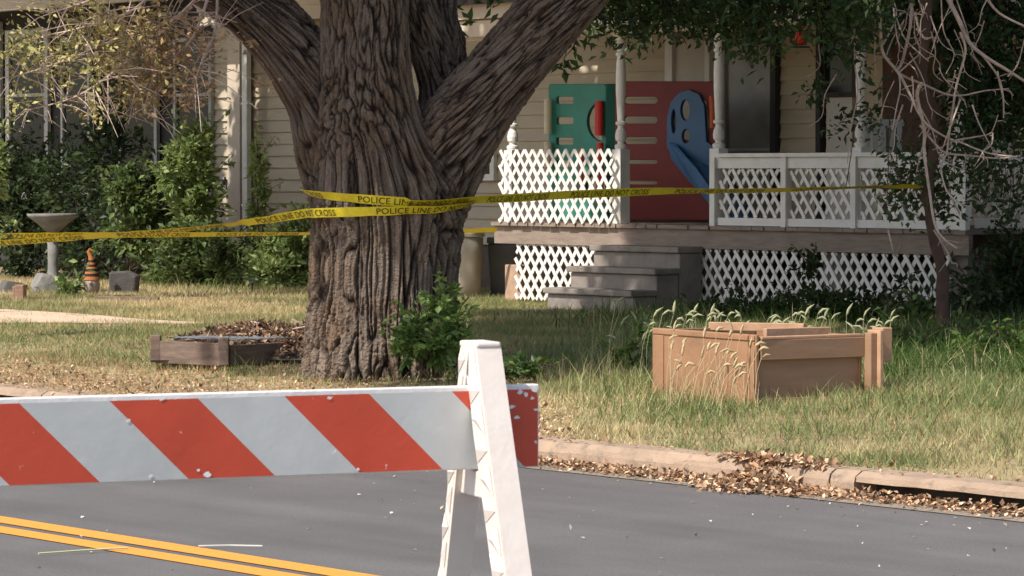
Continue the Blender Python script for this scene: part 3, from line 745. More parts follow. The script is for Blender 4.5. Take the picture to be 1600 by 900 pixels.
raw_mesh('dying_leaves', leafquads(Q, .040, None, .5, .2), LQ, colr, DRY, tree)
# green sprays hanging from limbs inside the frame
def spray(parent, name, strands, n, size, c0, c1, rad=.05, wood='bark2', mt=LEAF, droop=.5, aspect=.42, tw=.005):
    m = MB(); Q = []
    for (pts, Y) in strands:
        dn = densify([(at(a_, b_, Y+random.uniform(-.15, .15)), 0) for a_, b_ in pts], 5); k = len(dn)
        m.tube([p for p, r in dn], [tw*(1.2-i/k) for i in range(k)], 5)
        for _ in range(n):
            i = int(k*random.random()**.8); p = dn[min(i, k-1)][0]; Q.append(p + Vector((random.gauss(0, rad), random.gauss(0, rad*1.2), random.gauss(-.02, rad))))
    m.build('twigs', M[wood], parent); Q = np.array([list(x) for x in Q])
    return raw_mesh(name, leafquads(Q, size, None, aspect, .2, .4, droop), LQ, clumpcols(Q, c0, c1, 3), mt, parent)
st = []
for i in range(66):
    x = 925 + 480*random.random(); y = random.choice([20, 28, 36, 50, 62, 78]) * (1 if x > 1130 else .62); st.append(([(x+random.uniform(-60, 20), -35), (x-10, -5), (x, y)], 21.5+random.random()*1.5))
spray(tree, 'foliage', st, 110, .068, (.03, .055, .018), (.07, .12, .035), .075)
st = [([(905, 40), (888, 70), (880, 105)], 21), ([(905, 45), (895, 75), (878, 92)], 21), ([(720, -30), (700, 5), (705, 45)], 21.4), ([(740, -30), (725, 5), (690, 25)], 21.4), ([(735, -30), (700, 0), (715, 30)], 21.3),
      ([(770, -30), (780, 5), (760, 12)], 21.3), ([(560, -30), (640, -20), (700, -5)], 21.5)]
spray(tree, 'foliage', st, 16, .09, (.05, .09, .022), (.12, .19, .05), .04)

# ------------------------------------------------------------------ right tree with dead hanging branches
RY = 24.0
rb = gnd(1470, 500, .25); rb = at(1468, 520, RY); rb.z = .22
rt = thing('small_tree', (rb.x, rb.y, .22), 'slim crooked tree with pale dead branches hanging over the porch railing on the right', 'tree')
m = MB(); dn = densify([(at(1470, 540, RY), .06), (at(1474, 450, RY), .046), (at(1462, 380, RY), .042), (at(1450, 310, RY), .04), (at(1458, 220, RY), .04), (at(1440, 120, RY), .042), (at(1448, 20, RY), .045), (at(1440, -90, RY), .07), (at(1430, -260, RY), .06), (at(1450, -480, RY), .04)])
m.tube([p + Vector((.006*random.gauss(0, 1), 0, 0)) for p, r in dn], [r*random.uniform(.9, 1.1) for p, r in dn], 10); m.build('trunk', M['bark2'], rt, smooth=True)
dead = [  # pixel polylines traced on the photograph, start width px, end width
 ([(1372, -10), (1376, 60), (1382, 85), (1405, 115), (1420, 145), (1438, 180), (1455, 200), (1480, 215), (1500, 222), (1545, 240), (1590, 245)], 4.0, 1.5),
 ([(1425, -10), (1422, 40), (1410, 95), (1404, 115), (1450, 135), (1480, 148), (1505, 149), (1540, 142), (1575, 138)], 4.0, 1.3),
 ([(1480, -5), (1500, 35), (1515, 65), (1540, 88), (1575, 110), (1600, 125), (1640, 150)], 5.5, 2.2),
 ([(1535, 85), (1560, 118), (1568, 150), (1568, 185)], 2.6, 1.3),
 ([(1500, 50), (1508, 80), (1495, 130), (1488, 170), (1482, 215), (1480, 240), (1470, 262), (1480, 300), (1500, 318), (1518, 323)], 2.8, 1.6),
 ([(1440, 130), (1432, 150), (1445, 200), (1444, 240), (1452, 300), (1460, 350), (1475, 372), (1496, 388)], 4.5, 2.0),
 ([(1460, 360), (1480, 395), (1486, 412)], 2.5, 1.0),
 ([(1438, 195), (1462, 225), (1480, 240), (1520, 243), (1560, 247), (1595, 244)], 3.0, 1.2),
 ([(1305, 0), (1320, 30), (1334, 50), (1336, 100), (1340, 145), (1330, 200), (1325, 255)], 2.2, 1.0),
 ([(1318, 2), (1328, 25), (1335, 45)], 2.0, 1.4), ([(1362, 0), (1368, 40), (1366, 90), (1370, 120)], 2.2, 1.2),
 ([(1380, 70), (1400, 25), (1392, -8)], 2.4, 1.6), ([(1385, 85), (1395, 60), (1412, 30)], 1.8, 1.2),
 ([(1432, 45), (1445, 60), (1455, 58)], 2.2, 1.2), ([(1430, 20), (1436, 48), (1446, 58), (1465, 60), (1464, 66)], 2.6, 1.2),
 ([(1405, 112), (1407, 140), (1400, 170), (1395, 205)], 2.0, 1.0), ([(1425, 120), (1428, 150), (1423, 175)], 2.0, 1.4),
 ([(1404, 112), (1425, 95), (1438, 80), (1428, 50)], 2.0, 1.2), ([(1470, -5), (1475, 50), (1490, 85), (1478, 115)], 1.6, .9),
 ([(1495, 218), (1520, 214), (1545, 210), (1552, 200), (1560, 180)], 2.0, 1.2), ([(1552, 207), (1550, 225), (1536, 238), (1538, 244)], 2.0, 1.2),
 ([(1390, -8), (1402, 30), (1415, 60), (1440, 85), (1450, 95)], 2.4, 1.2), ([(1360, 40), (1340, 50), (1328, 60), (1306, 70)], 1.6, .9),
 ([(1388, 360), (1394, 385), (1398, 400)], 2.2, 1.0), ([(1452, 200), (1440, 235), (1432, 268)], 1.8, 1.0), ([(1540, -5), (1560, 20), (1600, 40), (1640, 55)], 3.2, 2.0),
 ([(1350, -8), (1358, 12), (1375, 20)], 2.0, 1.2), ([(1575, 120), (1590, 100), (1602, 60)], 1.8, 1.0),
]
for i in range(24):
    a_ = random.gauss(1460, 66); b_ = random.uniform(-20, 170); L_ = random.uniform(35, 110); dr_ = random.choice((-1, 1))*random.uniform(.1, .9)
    dead.append(([(a_, b_), (a_+dr_*L_*.25, b_+L_*.4), (a_+dr_*L_*.45+random.uniform(-9, 9), b_+L_*.8), (a_+dr_*L_*.8+random.uniform(-9, 9), b_+L_)], random.uniform(1.3, 2.2), .7))
for i, (pl, w0, w1) in enumerate(dead):
    Y0 = 22.7 + random.uniform(-.35, .35)
    dn = densify([(at(a_ + random.uniform(-1, 1), b_ + random.uniform(-1, 1), Y0 + .1*math.sin(j*.9+i)), 0) for j, (a_, b_) in enumerate(pl)], 4)
    k = len(dn); sc = 22.7/F*.5*1.4
    m = MB(); m.tube([p for p, r in dn], [max(.0022, (w0 + (w1-w0)*j/k)*sc) for j in range(k)], 6)
    for j in range(2, k, 3):
        if random.random() < .55:
            e = dn[j][0] + Vector((random.gauss(0, .06), random.gauss(0, .06), random.gauss(-.04, .05))); m.tube([dn[j][0], (dn[j][0]+e)/2 + Vector((.01, 0, .01)), e], [.004, .003, .0018], 4)
    m.build('dead_branch', M['twig'], rt)
crown(rt, (rb.x+.6, rb.y+.6, 5.3), (3.4, 3.4, 2.2), 420, 34, .17, (.035, .065, .02), (.07, .12, .03), 3.3)
# its leafy parts inside the frame
def hang(strs, n, rad, size, c0, c1, name='foliage', Y=24.3, tw=.006):
    return spray(rt, name, [(s_, Y+random.uniform(-.4, .5)) for s_ in strs], n, size, c0, c1, rad, tw=tw)
st = []
for i in range(70):
    x = random.uniform(1470, 1640); y = random.uniform(-10, 230) if x > 1500 else random.uniform(-10, 60)
    st.append([(x-20, y-60), (x, y-20), (x+random.uniform(-30, 30), y+random.uniform(10, 40))])
hang(st, 80, .085, .08, (.02, .04, .014), (.06, .11, .035), Y=25.0)
st = []
for i in range(34):
    x = random.uniform(1290, 1480); y = random.uniform(-20, 40); st.append([(x, y-40), (x+5, y-10), (x+random.uniform(-15, 25), y+25)])
hang(st, 45, .07, .075, (.025, .05, .018), (.06, .1, .035), Y=24.8)
st = [[(1290, 130), (1270, 135), (1255, 128)], [(1290, 140), (1272, 148), (1265, 152)], [(1350, 150), (1320, 185), (1300, 205)], [(1345, 170), (1330, 180), (1312, 190)], [(1350, 165), (1370, 175), (1385, 172)], [(1350, 60), (1342, 90), (1350, 110)], [(1395, 100), (1375, 130), (1380, 150)]]
hang(st, 26, .05, .07, (.025, .05, .018), (.05, .09, .03), tw=.003)
st = []
for i in range(46):
    x = random.gauss(1445, 38); y = random.gauss(285, 32); st.append([(x+random.uniform(-20, 20), y-40), (x, y-10), (x+random.uniform(-25, 25), y+10)])
for i in range(34):
    x = random.uniform(1500, 1610); y = random.gauss(270, 28); st.append([(x, y-40), (x, y-10), (x+random.uniform(-25, 25), y+10)])
hang(st, 16, .055, .065, (.03, .055, .02), (.075, .125, .035), Y=24.2, tw=.003)
for pts in ([(1390, 180), (1388, 260), (1385, 330)], [(1400, 200), (1403, 270), (1418, 330)], [(1335, 200), (1330, 240), (1322, 290)]):
    dn = densify([(at(a_, b_, 24), 0) for a_, b_ in pts], 4); m = MB(); m.tube([p for p, r in dn], .004, 5); m.build('thin_branch', M['bark2'], rt)

# ------------------------------------------------------------------ lawn grass etc.
GREEN = np.array([.195, .24, .09]); STRAW = np.array([.64, .52, .29]); DEAD = np.array([.46, .29, .15]); LUSH = np.array([.10, .18, .04])
def sstep(x, a, b):
    t_ = np.clip((x-a)/(b-a), 0, 1); return t_*t_*(3-2*t_)
def lawn_colour(u, v, P, n):
    px, py = pix(P); pn = pnoise(u, v, 2.6, 1)*.6 + pnoise(u, v, 7, 2)*.4
    dry = pn*.98 - .13
    dry += .55*sstep(500-px, -150, 200)*sstep(v, 16.0, 17.5)*sstep(pn, .1, .6)     # straw-coloured back lawn on the left
    dry += .5*(px < 640)*sstep(12.3-v, 0, 1.1)                # leafy dead strip by the left kerb
    dry += .35*((px > 820) & (px < 1010) & (py > 620))
    dry -= .33*sstep(px, 950, 1150)*sstep(v, 11.2, 12.4)
    dry -= .35*((px > 720) & (px < 1010) & (py < 570))
    dry -= .42*((px < 420) & (py > 512) & (py < 572))
    f = np.clip(dry + rng.normal(size=n)*.17, 0, 1)[:, None]
    c = GREEN*(1-f) + STRAW*f
    dd = (rng.random(n) < .10+.3*(px < 640)*(12.4-v > 0))[:, None]
    c = np.where(dd, DEAD*np.ones_like(c), c); return c*(.7+.6*rng.random((n, 1))), px, py
def on_path(u, v):
    wv = 2.9*np.clip((-21.7-u)/3.3, 0, 1)**1.1; e_ = .12*(pnoise(u, v, 9, 6)-.5)*4*(.3+wv*.3); return (v < 15.22+e_) & (v > 15.2-wv+e_)
u, v = visible_uv(330000, 160, KV+.14, 21.9); 
edge = rng.random(len(u)); ok = ~(on_path(u, v) & (rng.random(len(u)) > .05))
bare = pnoise(u, v, 3.5, 3); P0 = WP(u, v, lz(v)); px, py = pix(P0)
thin = np.where((px < 640) & (v < 12.0), .35, 1.0)*np.where((v > 17) & (px < 480), .7, 1)*np.where(v > 20.0, .6, 1)
ok &= (rng.random(len(u)) < thin*(.45+.8*bare)); u, v = u[ok], v[ok]
P = WP(u, v, lz(v)-.004); c_, px, py = lawn_colour(u, v, P, len(u))
h = (.035 + .035*rng.random(len(u)))*(1+.5*sstep(pnoise(u, v, 4, 9), .5, .8)); h *= np.where((px > 980) & (v > 11.6), 1.35, 1.0)*np.where(v < KV+.35, .7, 1)
raw_mesh('grass', blades(P, h, np.full(len(u), .007), 1.0, 1), bladefaces(1), c_, GRASS)['kind'] = 'stuff'
tag(bpy.data.objects['grass'], 'short patchy lawn grass, green and straw coloured, between kerb and house', 'grass')
# taller rough grass: region function in picture-plan space
def tall(name, n, region, h0, h1, wd, cA, cB, lab, lean=.9, seg=3, dryp=.1):
    u, v = visible_uv(n, 200, KV+.3, 20.0); P = WP(u, v, lz(v)-.004); px, py = pix(P); p = region(px, py, u, v)
    k = rng.random(len(u)) < p; P = P[k]; N = len(P)
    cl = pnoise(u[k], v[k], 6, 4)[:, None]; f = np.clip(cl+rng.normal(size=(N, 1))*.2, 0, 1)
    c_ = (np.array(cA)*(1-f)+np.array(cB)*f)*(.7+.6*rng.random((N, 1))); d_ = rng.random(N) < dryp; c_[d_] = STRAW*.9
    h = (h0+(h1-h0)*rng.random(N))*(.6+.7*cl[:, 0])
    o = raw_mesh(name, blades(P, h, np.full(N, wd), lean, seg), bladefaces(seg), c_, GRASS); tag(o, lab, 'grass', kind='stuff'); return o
def near(px, py, cx, cy, rx, ry): return np.exp(-((px-cx)/rx)**2-((py-cy)/ry)**2)
def reg(px, py, u, v):
    p = .75*near(px, py, 1060, 645, 110, 22) + .8*near(px, py, 1460, 605, 150, 38) + .8*near(px, py, 960, 585, 90, 40) + .25*near(px, py, 1280, 634, 110, 7) + .6*near(px, py, 1550, 560, 120, 40)
    p += .5*near(px, py, 660, 588, 60, 12) + .8*near(px, py, 1000, 520, 60, 60)*.6
    # keep the dresser's footprint free
    return np.clip(p, 0, 1)
tall('tall_grass', 170000, reg, .05, .17, .008, (.13, .18, .055), (.22, .26, .10), 'tall rough grass growing round the dumped brown dresser', 1.0)
tall('tall_grass', 60000, lambda px, py, u, v: .8*near(px, py, 1060, 625, 90, 18)+.35*near(px, py, 925, 600, 60, 25), .12, .34, .005, (.42, .36, .15), (.3, .3, .12), 'dry straw coloured grass stalks in front of the dresser', .8, 3, .4)
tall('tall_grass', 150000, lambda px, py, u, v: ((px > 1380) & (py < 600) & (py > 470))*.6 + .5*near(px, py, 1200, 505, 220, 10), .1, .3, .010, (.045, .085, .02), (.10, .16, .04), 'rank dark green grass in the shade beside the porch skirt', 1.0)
tall('grass_tuft', 60000, lambda px, py, u, v: .6*near(px, py, 385, 592, 28, 16)+.7*near(px, py, 450, 455, 80, 8)+.5*near(px, py, 105, 470, 16, 8)+.4*near(px, py, 700, 590, 60, 10)+.35*near(px, py, 290, 450, 120, 7), .07, .22, .008, (.12, .18, .045), (.2, .25, .08), 'light green grass tufts scattered over the left side of the lawn')

# leaf litter
def litter(name, u, v, z, size, lab, cs, flat=2.0, cat='leaves', jit=.5, loc=None, kind='stuff'):
    P = WP(u, v, z); N = len(P); q = leafquads(P, size, None, .65, flat, .5); i = rng.integers(0, len(cs), N)
    o = raw_mesh(name, q, LQ, np.array(cs)[i]*(1-jit+2*jit*rng.random((N, 1))), DRY, None, loc); tag(o, lab, cat, kind=kind); return o
BR = [(.52, .31, .18), (.6, .42, .27), (.42, .25, .15), (.62, .47, .32), (.28, .17, .1), (.17, .11, .07)]
u, v = visible_uv(60000, 150, KV+.02, 13.2); P = WP(u, v, lz(v)); px, py = pix(P)
p = .9*sstep(12.3-v, 0, 1.2)*(px < 900) + .5*near(px, py, 560, 590, 140, 18) + .25*(px > 850)*sstep(11.0-v, 0, .3)
k = rng.random(len(u)) < np.clip(p*.34, 0, 1); litter('leaf_litter', u[k], v[k], lz(v[k])+.012+.02*rng.random(k.sum()), .027, 'dry brown fallen leaves scattered over the verge by the kerb', BR)
# along the gutter
n = 17000; t_ = rng.random(n); u = uof(-100, KV)+(uof(1700, KV)-uof(-100, KV))*t_; v = KV - np.abs(rng.normal(size=n))*.065 + .015
dens = np.clip(pnoise(u, v*0, 2.2, 8)*1.3-.15, .12, 1); k = (rng.random(n) < dens) & (v < KV+.012); u, v = u[k], v[k]
litter('gutter_leaves', u, v, .012 + .035*rng.random(len(u))*np.exp(-(KV-v)/.08), .026, 'brown crushed leaves lining the gutter below the kerb', BR)
# heap spilling over the kerb
n = 2700; uc = uof(1200, KV)-.0; du = rng.normal(size=n)*.15; dv = rng.normal(size=n)*.09-.05
zz = .01 + .115*np.exp(-(du/.22)**2-((dv+.0)/.14)**2)*(.3+.7*rng.random(n)) ; zz = np.maximum(zz, np.where(dv > 0, .135, .01)+.01*rng.random(n))
litter('leaf_heap', uc+du, KV+dv, zz, .032, 'small heap of crisp brown leaves spilling over the kerb into the gutter', BR, .8, 'leaf heap', .4, W(uc, KV, 0), None)
# pale grit on the asphalt
n = 900; u, v = visible_uv(n*6, 100, 6.0, KV-.1); k = rng.random(len(u)) < .02+.18*np.exp(-(KV-v)/.7); u, v = u[k], v[k]
litter('road_litter', u, v, np.full(len(u), .006)+.004*rng.random(len(u)), .019, 'pale leaf bits and grit scattered on the asphalt', [(.42, .38, .32), (.4, .31, .21), (.55, .52, .46)], 3)
for pts, r_ in (([(60, 865), (130, 860), (200, 856)], .004), ([(310, 853), (360, 852), (410, 853)], .003)):
    m = MB(); m.tube([gnd(a_, b_, .012) for a_, b_ in pts], r_, 5)
    o = m.build('straw_stalk', mat('straw%d' % len(bpy.data.materials), (.5, .48, .26) if r_ > .0035 else (.62, .58, .5), .8), loc=gnd(*pts[1], 0)); tag(o, 'pale green straw lying across the left of the double yellow line' if r_ > .0035 else 'whitish twig lying on asphalt just above the double yellow line', 'straw')

# ------------------------------------------------------------------ shrubs
def shrub(name, base, lab, blobs, n, size, c0, c1, cat='shrub', stems=6, group=None, aspect=.5, shell=.5, stemm='bark2', jit=.25, c2=None, f2=0):
    """blobs: (px,py,Y,rx,ry,rz)"""
    t_ = thing(name, base, lab, cat, group)
    bl = [(tuple(at(a_, b_, Y)), (rx, ry, rz)) for a_, b_, Y, rx, ry, rz in blobs]
    P, O = blobpts(bl, n, shell); k = P[:, 2] > base[2]+.0; P, O = P[k], O[k]
    ex = []
    sg_ = MB()
    for _ in range(n//110):
        b_ = bl[random.randrange(len(bl))]; d = Vector((random.gauss(0, 1), random.gauss(0, .6), abs(random.gauss(.5, .8)))).normalized()
        p0 = Vector(b_[0]) + Vector((d.x*b_[1][0], d.y*b_[1][1], d.z*b_[1][2]))*.8; L_ = size*random.uniform(2, 4.2); p1 = p0 + (d+Vector((0, 0, .5))).normalized()*L_
        if p0.z < base[2]: continue
        sg_.tube([p0-d*size*2, p0, p1], .0035, 4)
        for q_ in range(13): ex.append(p0.lerp(p1, random.random()) + Vector((random.gauss(0, 1), random.gauss(0, 1), random.gauss(0, 1)))*size*.28)
    if ex: P = np.concatenate([P, np.array([list(e) for e in ex])]); O = np.concatenate([O, rng.normal(size=(len(ex), 3))*.4]); sg_.build('twigs', M[stemm], t_)
    raw_mesh('foliage', leafquads(P, size, O, aspect, .45), LQ, clumpcols(P, c0, c1, 4, jit, c2, f2), LEAF, t_)
    m = MB()
    for i in range(stems):
        b_ = bl[i % len(bl)]; e = Vector(b_[0]) + Vector((random.uniform(-.5, .5)*b_[1][0], random.uniform(-.5, .5)*b_[1][1], random.uniform(0, .6)*b_[1][2]))
        twigs(m, Vector(base)+Vector((random.uniform(-.06, .06), random.uniform(-.06, .06), 0)), e, .012, .004, 5, .03, 6)
    m.build('stem', M[stemm], t_); return t_
b0 = at(672, 570, 20.0); b0.z = .22
shrub('weed_shrub', b0, 'leafy green bush growing against the right side of the big trunk', [(668, 525, 20.0, .17, .15, .13), (696, 485, 20.05, .11, .11, .14), (642, 530, 20.0, .10, .1, .12), (685, 545, 19.95, .15, .14, .10), (706, 460, 20.1, .05, .05, .08), (642, 552, 19.95, .10, .1, .06), (708, 525, 20.05, .09, .1, .13)],
      1700, .06, (.11, .19, .05), (.26, .36, .10), jit=.3)
VY = 36.5
def hs(px, Yv): return at(px, 450, Yv)
def base(px, Y): p = at(px, 450, Y); p.z = .22; return p
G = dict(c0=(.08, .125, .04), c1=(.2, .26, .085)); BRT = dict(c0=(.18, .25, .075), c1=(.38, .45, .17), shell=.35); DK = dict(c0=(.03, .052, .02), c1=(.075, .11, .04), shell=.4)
shrub('climbing_shrub', base(300, VY-.3), 'bright leafy climbing bush left of the lit clapboard strip', [(292, 250, VY-.4, .3, .25, .33), (308, 215, VY-.4, .13, .15, .16), (275, 275, VY-.4, .2, .2, .25), (315, 290, VY-.4, .16, .2, .28), (305, 330, VY-.35, .3, .25, .3)], 2600, .085, **BRT)
shrub('climbing_vine', base(404, 35.6), 'thin vine climbing the wall right of the downspout', [(402, 260, 35.7, .09, .08, .3), (408, 300, 35.7, .08, .08, .25), (398, 340, 35.7, .1, .08, .2)], 700, .07, **BRT, cat='vine')
shrub('low_shrub', base(430, 35.2), 'sunlit low bush between the downspout and the big trunk', [(440, 400, 35.0, .32, .25, .3), (465, 370, 35.0, .16, .2, .3), (425, 432, 34.8, .24, .25, .18), (462, 435, 34.9, .18, .2, .15)], 2900, .08, **BRT)
shrub('low_shrub', base(330, 35.8), 'mid green bush below the climbing bush, behind the tape', [(330, 390, 35.6, .4, .3, .35), (290, 400, 35.6, .35, .3, .35), (350, 430, 35.3, .3, .25, .2), (270, 430, 35.4, .35, .25, .2), (350, 400, 35.6, .12, .2, .2)], 3800, .08, **G)
shrub('low_shrub', base(205, 36.4), 'mid green loose bush right of the gnome under the windows', [(205, 310, 36.3, .26, .2, .22), (190, 290, 36.3, .15, .2, .2), (228, 330, 36.3, .2, .2, .2), (205, 370, 36.3, .3, .2, .25)], 1500, .085, **G)
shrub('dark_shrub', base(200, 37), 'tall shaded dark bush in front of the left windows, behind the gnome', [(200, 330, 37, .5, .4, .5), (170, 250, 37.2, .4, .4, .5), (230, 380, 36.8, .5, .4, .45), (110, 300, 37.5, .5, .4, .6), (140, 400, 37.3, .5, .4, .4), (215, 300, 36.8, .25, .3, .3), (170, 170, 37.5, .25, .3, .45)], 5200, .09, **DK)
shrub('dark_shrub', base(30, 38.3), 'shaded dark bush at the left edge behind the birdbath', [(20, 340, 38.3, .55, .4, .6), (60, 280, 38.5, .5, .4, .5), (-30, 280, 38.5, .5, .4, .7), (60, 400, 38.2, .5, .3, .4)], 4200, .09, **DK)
shrub('garden_plant', base(105, 33.0), 'small bright green weed on the lawn edge left of the gnome', [(108, 455, 32.9, .12, .1, .07), (98, 448, 32.9, .07, .07, .06), (120, 462, 32.9, .08, .08, .05)], 300, .09, **BRT, cat='plant', stems=4)
shrub('edge_shrub', (at(-60, 450, 25).x, 25, .24), 'leafy twig tips poking in at the left frame edge', [(-8, 250, 25, .12, .1, .2), (-8, 290, 25, .1, .1, .1), (2, 374, 25, .1, .1, .035), (-30, 330, 25, .18, .15, .4)], 700, .06, **BRT)
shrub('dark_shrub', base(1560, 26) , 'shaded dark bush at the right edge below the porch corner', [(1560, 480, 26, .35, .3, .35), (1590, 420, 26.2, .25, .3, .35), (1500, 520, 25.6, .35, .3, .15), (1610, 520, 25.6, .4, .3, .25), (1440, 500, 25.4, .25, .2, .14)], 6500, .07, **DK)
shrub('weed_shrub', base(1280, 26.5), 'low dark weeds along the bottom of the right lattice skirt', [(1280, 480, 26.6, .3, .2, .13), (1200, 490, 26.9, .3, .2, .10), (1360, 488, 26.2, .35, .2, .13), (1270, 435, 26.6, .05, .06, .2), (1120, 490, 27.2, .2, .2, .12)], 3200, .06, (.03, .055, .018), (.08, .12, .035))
shrub('weed_shrub', base(1450, 22), 'sunlit rank weeds right of the dresser under the dark bush', [(1440, 560, 21.5, .25, .25, .1), (1520, 570, 21, .35, .25, .12), (1590, 565, 20.8, .3, .25, .13), (1480, 545, 22, .3, .2, .1)], 3600, .06, (.05, .1, .02), (.13, .2, .04))
shrub('weed_shrub', base(1000, 20.3), 'leafy weed left of the dresser', [(1000, 540, 20.2, .06, .08, .12), (985, 560, 20.2, .1, .1, .08)], 350, .05, (.09, .16, .035), (.2, .28, .08), stems=4)
shrub('weed_shrub', base(795, 20.4), 'low weeds on shaded grass behind the top of the barricade leg', [(770, 580, 19.6, .14, .14, .06), (830, 570, 19.8, .2, .16, .05)], 500, .05, (.06, .11, .03), (.13, .19, .05), stems=3)
# seed heads behind and before the dresser
sh = MB(); SQ = []; hq = []
def seedgrass(pxs, y0, y1, Y, n, spread, hc, lab, leafy=.0):
    stemv = MB(); Hs = []
    HD = MB()
    for i in range(n):
        a_ = random.uniform(*pxs); Yb = Y + random.uniform(-.3, .3); top = at(a_, random.uniform(y0, y1), Yb); b_ = Vector((top.x - random.uniform(-.04, .12), Yb, .2))
        mid = b_.lerp(top, .6) + Vector((-.01, 0, .025)); L_ = random.uniform(.05, .095); an = random.uniform(.1, 1.9); sg = 1 if random.random() < .8 else -1
        e1 = top + Vector((sg*math.sin(an*.7), random.uniform(-.3, .3), math.cos(an*.7)))*L_*.5; e2 = e1 + Vector((sg*math.sin(an*1.3), random.uniform(-.3, .3), math.cos(an*1.3)))*L_*.5
        stemv.tube([b_, mid, top], [.0022, .0018, .0013], 4); r_ = random.uniform(.006, .0095)
        HD.tube([top, top.lerp(e1, .5), e1, e1.lerp(e2, .5), e2], [r_*.4, r_*.95, r_, r_*.75, r_*.15], 6)
    t_ = thing('foxtail_grass', (at((pxs[0]+pxs[1])/2, 500, Y).x, Y, .2), lab, 'grass'); t_['kind'] = 'stuff'
    stemv.build('stalk', mat('stalk%d' % len(bpy.data.materials), tuple(x*.8 for x in hc)), t_)
    HD.build('seed_head', mat('seed%d' % len(bpy.data.materials), hc, .9, tuple(x*.7 for x in hc), 60, .6, 200), t_, smooth=True)
seedgrass((1010, 1400), 490, 520, 20.0, 62, 1, (.42, .42, .24), 'pale foxtail seed heads standing behind the dumped dresser')
seedgrass((1040, 1190), 515, 600, 17.9, 34, 1, (.6, .46, .26), 'straw coloured foxtails bending in front of the dresser side')
seedgrass((950, 1020), 470, 540, 20.4, 8, 1, (.36, .36, .2), 'few thin foxtails left of the dresser before the steps')

# ------------------------------------------------------------------ planter and mulch
pc = gnd(350, 563, .24); pl = gnd(244, 558, .24); dx = (pl-pc); dx.z = 0
dep = Vector((.62, .78, 0)).normalized()*1.25
rp = thing('planter_box', pc.lerp(pl, .5)+Vector((0, 0, 0)), 'weathered low timber planter frame on the verge left of the big trunk', 'planter')
hgt = .115; th = .035
def plank(a_, b_, name='side_board', z0=.2, z1=.24+hgt, t_=th):
    m = MB(); d = (b_-a_).normalized(); n_ = Vector((-d.y, d.x, 0)); mid = (a_+b_)/2; m.boxax(Vector((mid.x, mid.y, (z0+z1)/2)), d*((b_-a_).length/2), n_*(t_/2), ZZ*((z1-z0)/2)); return m.build(name, M['timber'], rp, bevel=.006)
plank(pl, pc); plank(pc+dep.normalized()*.02+Vector((.02, 0, 0)), pc+dep, z1=.24+hgt-.015); plank(pl+dep.normalized()*.02-Vector((.01, 0, 0)), pl+dep, z1=.24+hgt-.01); plank(pl+dep, pc+dep+Vector((.03, 0, 0)), z1=.24+hgt-.02)
for q_ in (pc, pl):
    m = MB(); m.boxax(Vector((q_.x, q_.y-.012, .30)), Vector((.035, 0, 0)), Vector((0, .035, 0)), ZZ*.092); m.build('corner_post', M['timber'], rp, bevel=.006)
ms = MB()
for i in range(11):
    a_ = pl.lerp(pc, i/10); ms.tube([a_+ZZ*(hgt+.012)+dep*.1, a_+ZZ*(hgt+.012)+dep*.85], .003, 4)
for i in range(13):
    q_ = dep*(.1+.75*i/12); ms.tube([pl+q_+ZZ*(hgt+.016), pc+q_+ZZ*(hgt+.016)], .003, 4)
o = ms.build('wire_mesh', M['wire'], loc=pl.lerp(pc, .5)+ZZ*hgt); tag(o, 'grey wire mesh lying on the open top of the timber planter', 'mesh')
mc = at(425, 535, 22.4); mc.z = .24
mm = MB(); nn_ = 40; vs = []; fs = []
def mound_h(x, y): 
    r_ = (x/.78)**2 + (y/.62)**2; return .19*max(0, 1-r_)**.8*(1+.35*noise.noise(Vector((x*4, y*4, 1)))) 
for i in range(nn_+1):
    for j in range(nn_+1):
        x = -.8+1.6*i/nn_; y = -.64+1.28*j/nn_; vs.append(Vector((mc.x+x, mc.y+y, .225+mound_h(x, y))))
for i in range(nn_):
    for j in range(nn_): k = i*(nn_+1)+j; fs.append((k, k+nn_+1, k+nn_+2, k+1))
mm.add(vs, fs)
mo = thing('mulch_heap', mc, 'heap of dead brown leaves and bark chips piled between planter and trunk', 'leaf heap')
mm.build('soil_core', M['found'], mo, smooth=True)
n = 9000; x = rng.uniform(-.8, .8, n); y = rng.uniform(-.62, .62, n); z = np.array([mound_h(a_, b_) for a_, b_ in zip(x, y)]); k = z > .02
P = np.stack([mc.x+x[k], mc.y+y[k], .225+z[k]+.015*rng.random(k.sum())], 1)
i = rng.integers(0, 4, len(P)); raw_mesh('dead_leaves', leafquads(P, .048, None, .5, 1.6, .5), LQ, np.array([(.34, .21, .13), (.2, .125, .085), (.46, .32, .21), (.13, .085, .06)])[i]*(.7+.6*rng.random((len(P), 1))), DRY, mo)
m = MB()
for i in range(26):
    a_ = Vector((mc.x+random.uniform(-.4, .65), mc.y+random.uniform(-.4, .3), .25)); a_.z += mound_h(a_.x-mc.x, a_.y-mc.y)+.01; b_ = a_ + Vector((random.uniform(-.25, .25), random.uniform(-.1, .1), random.uniform(-.02, .05))); m.tube([a_, b_], .005, 5)
m.build('dry_stick', M['twig'], mo)

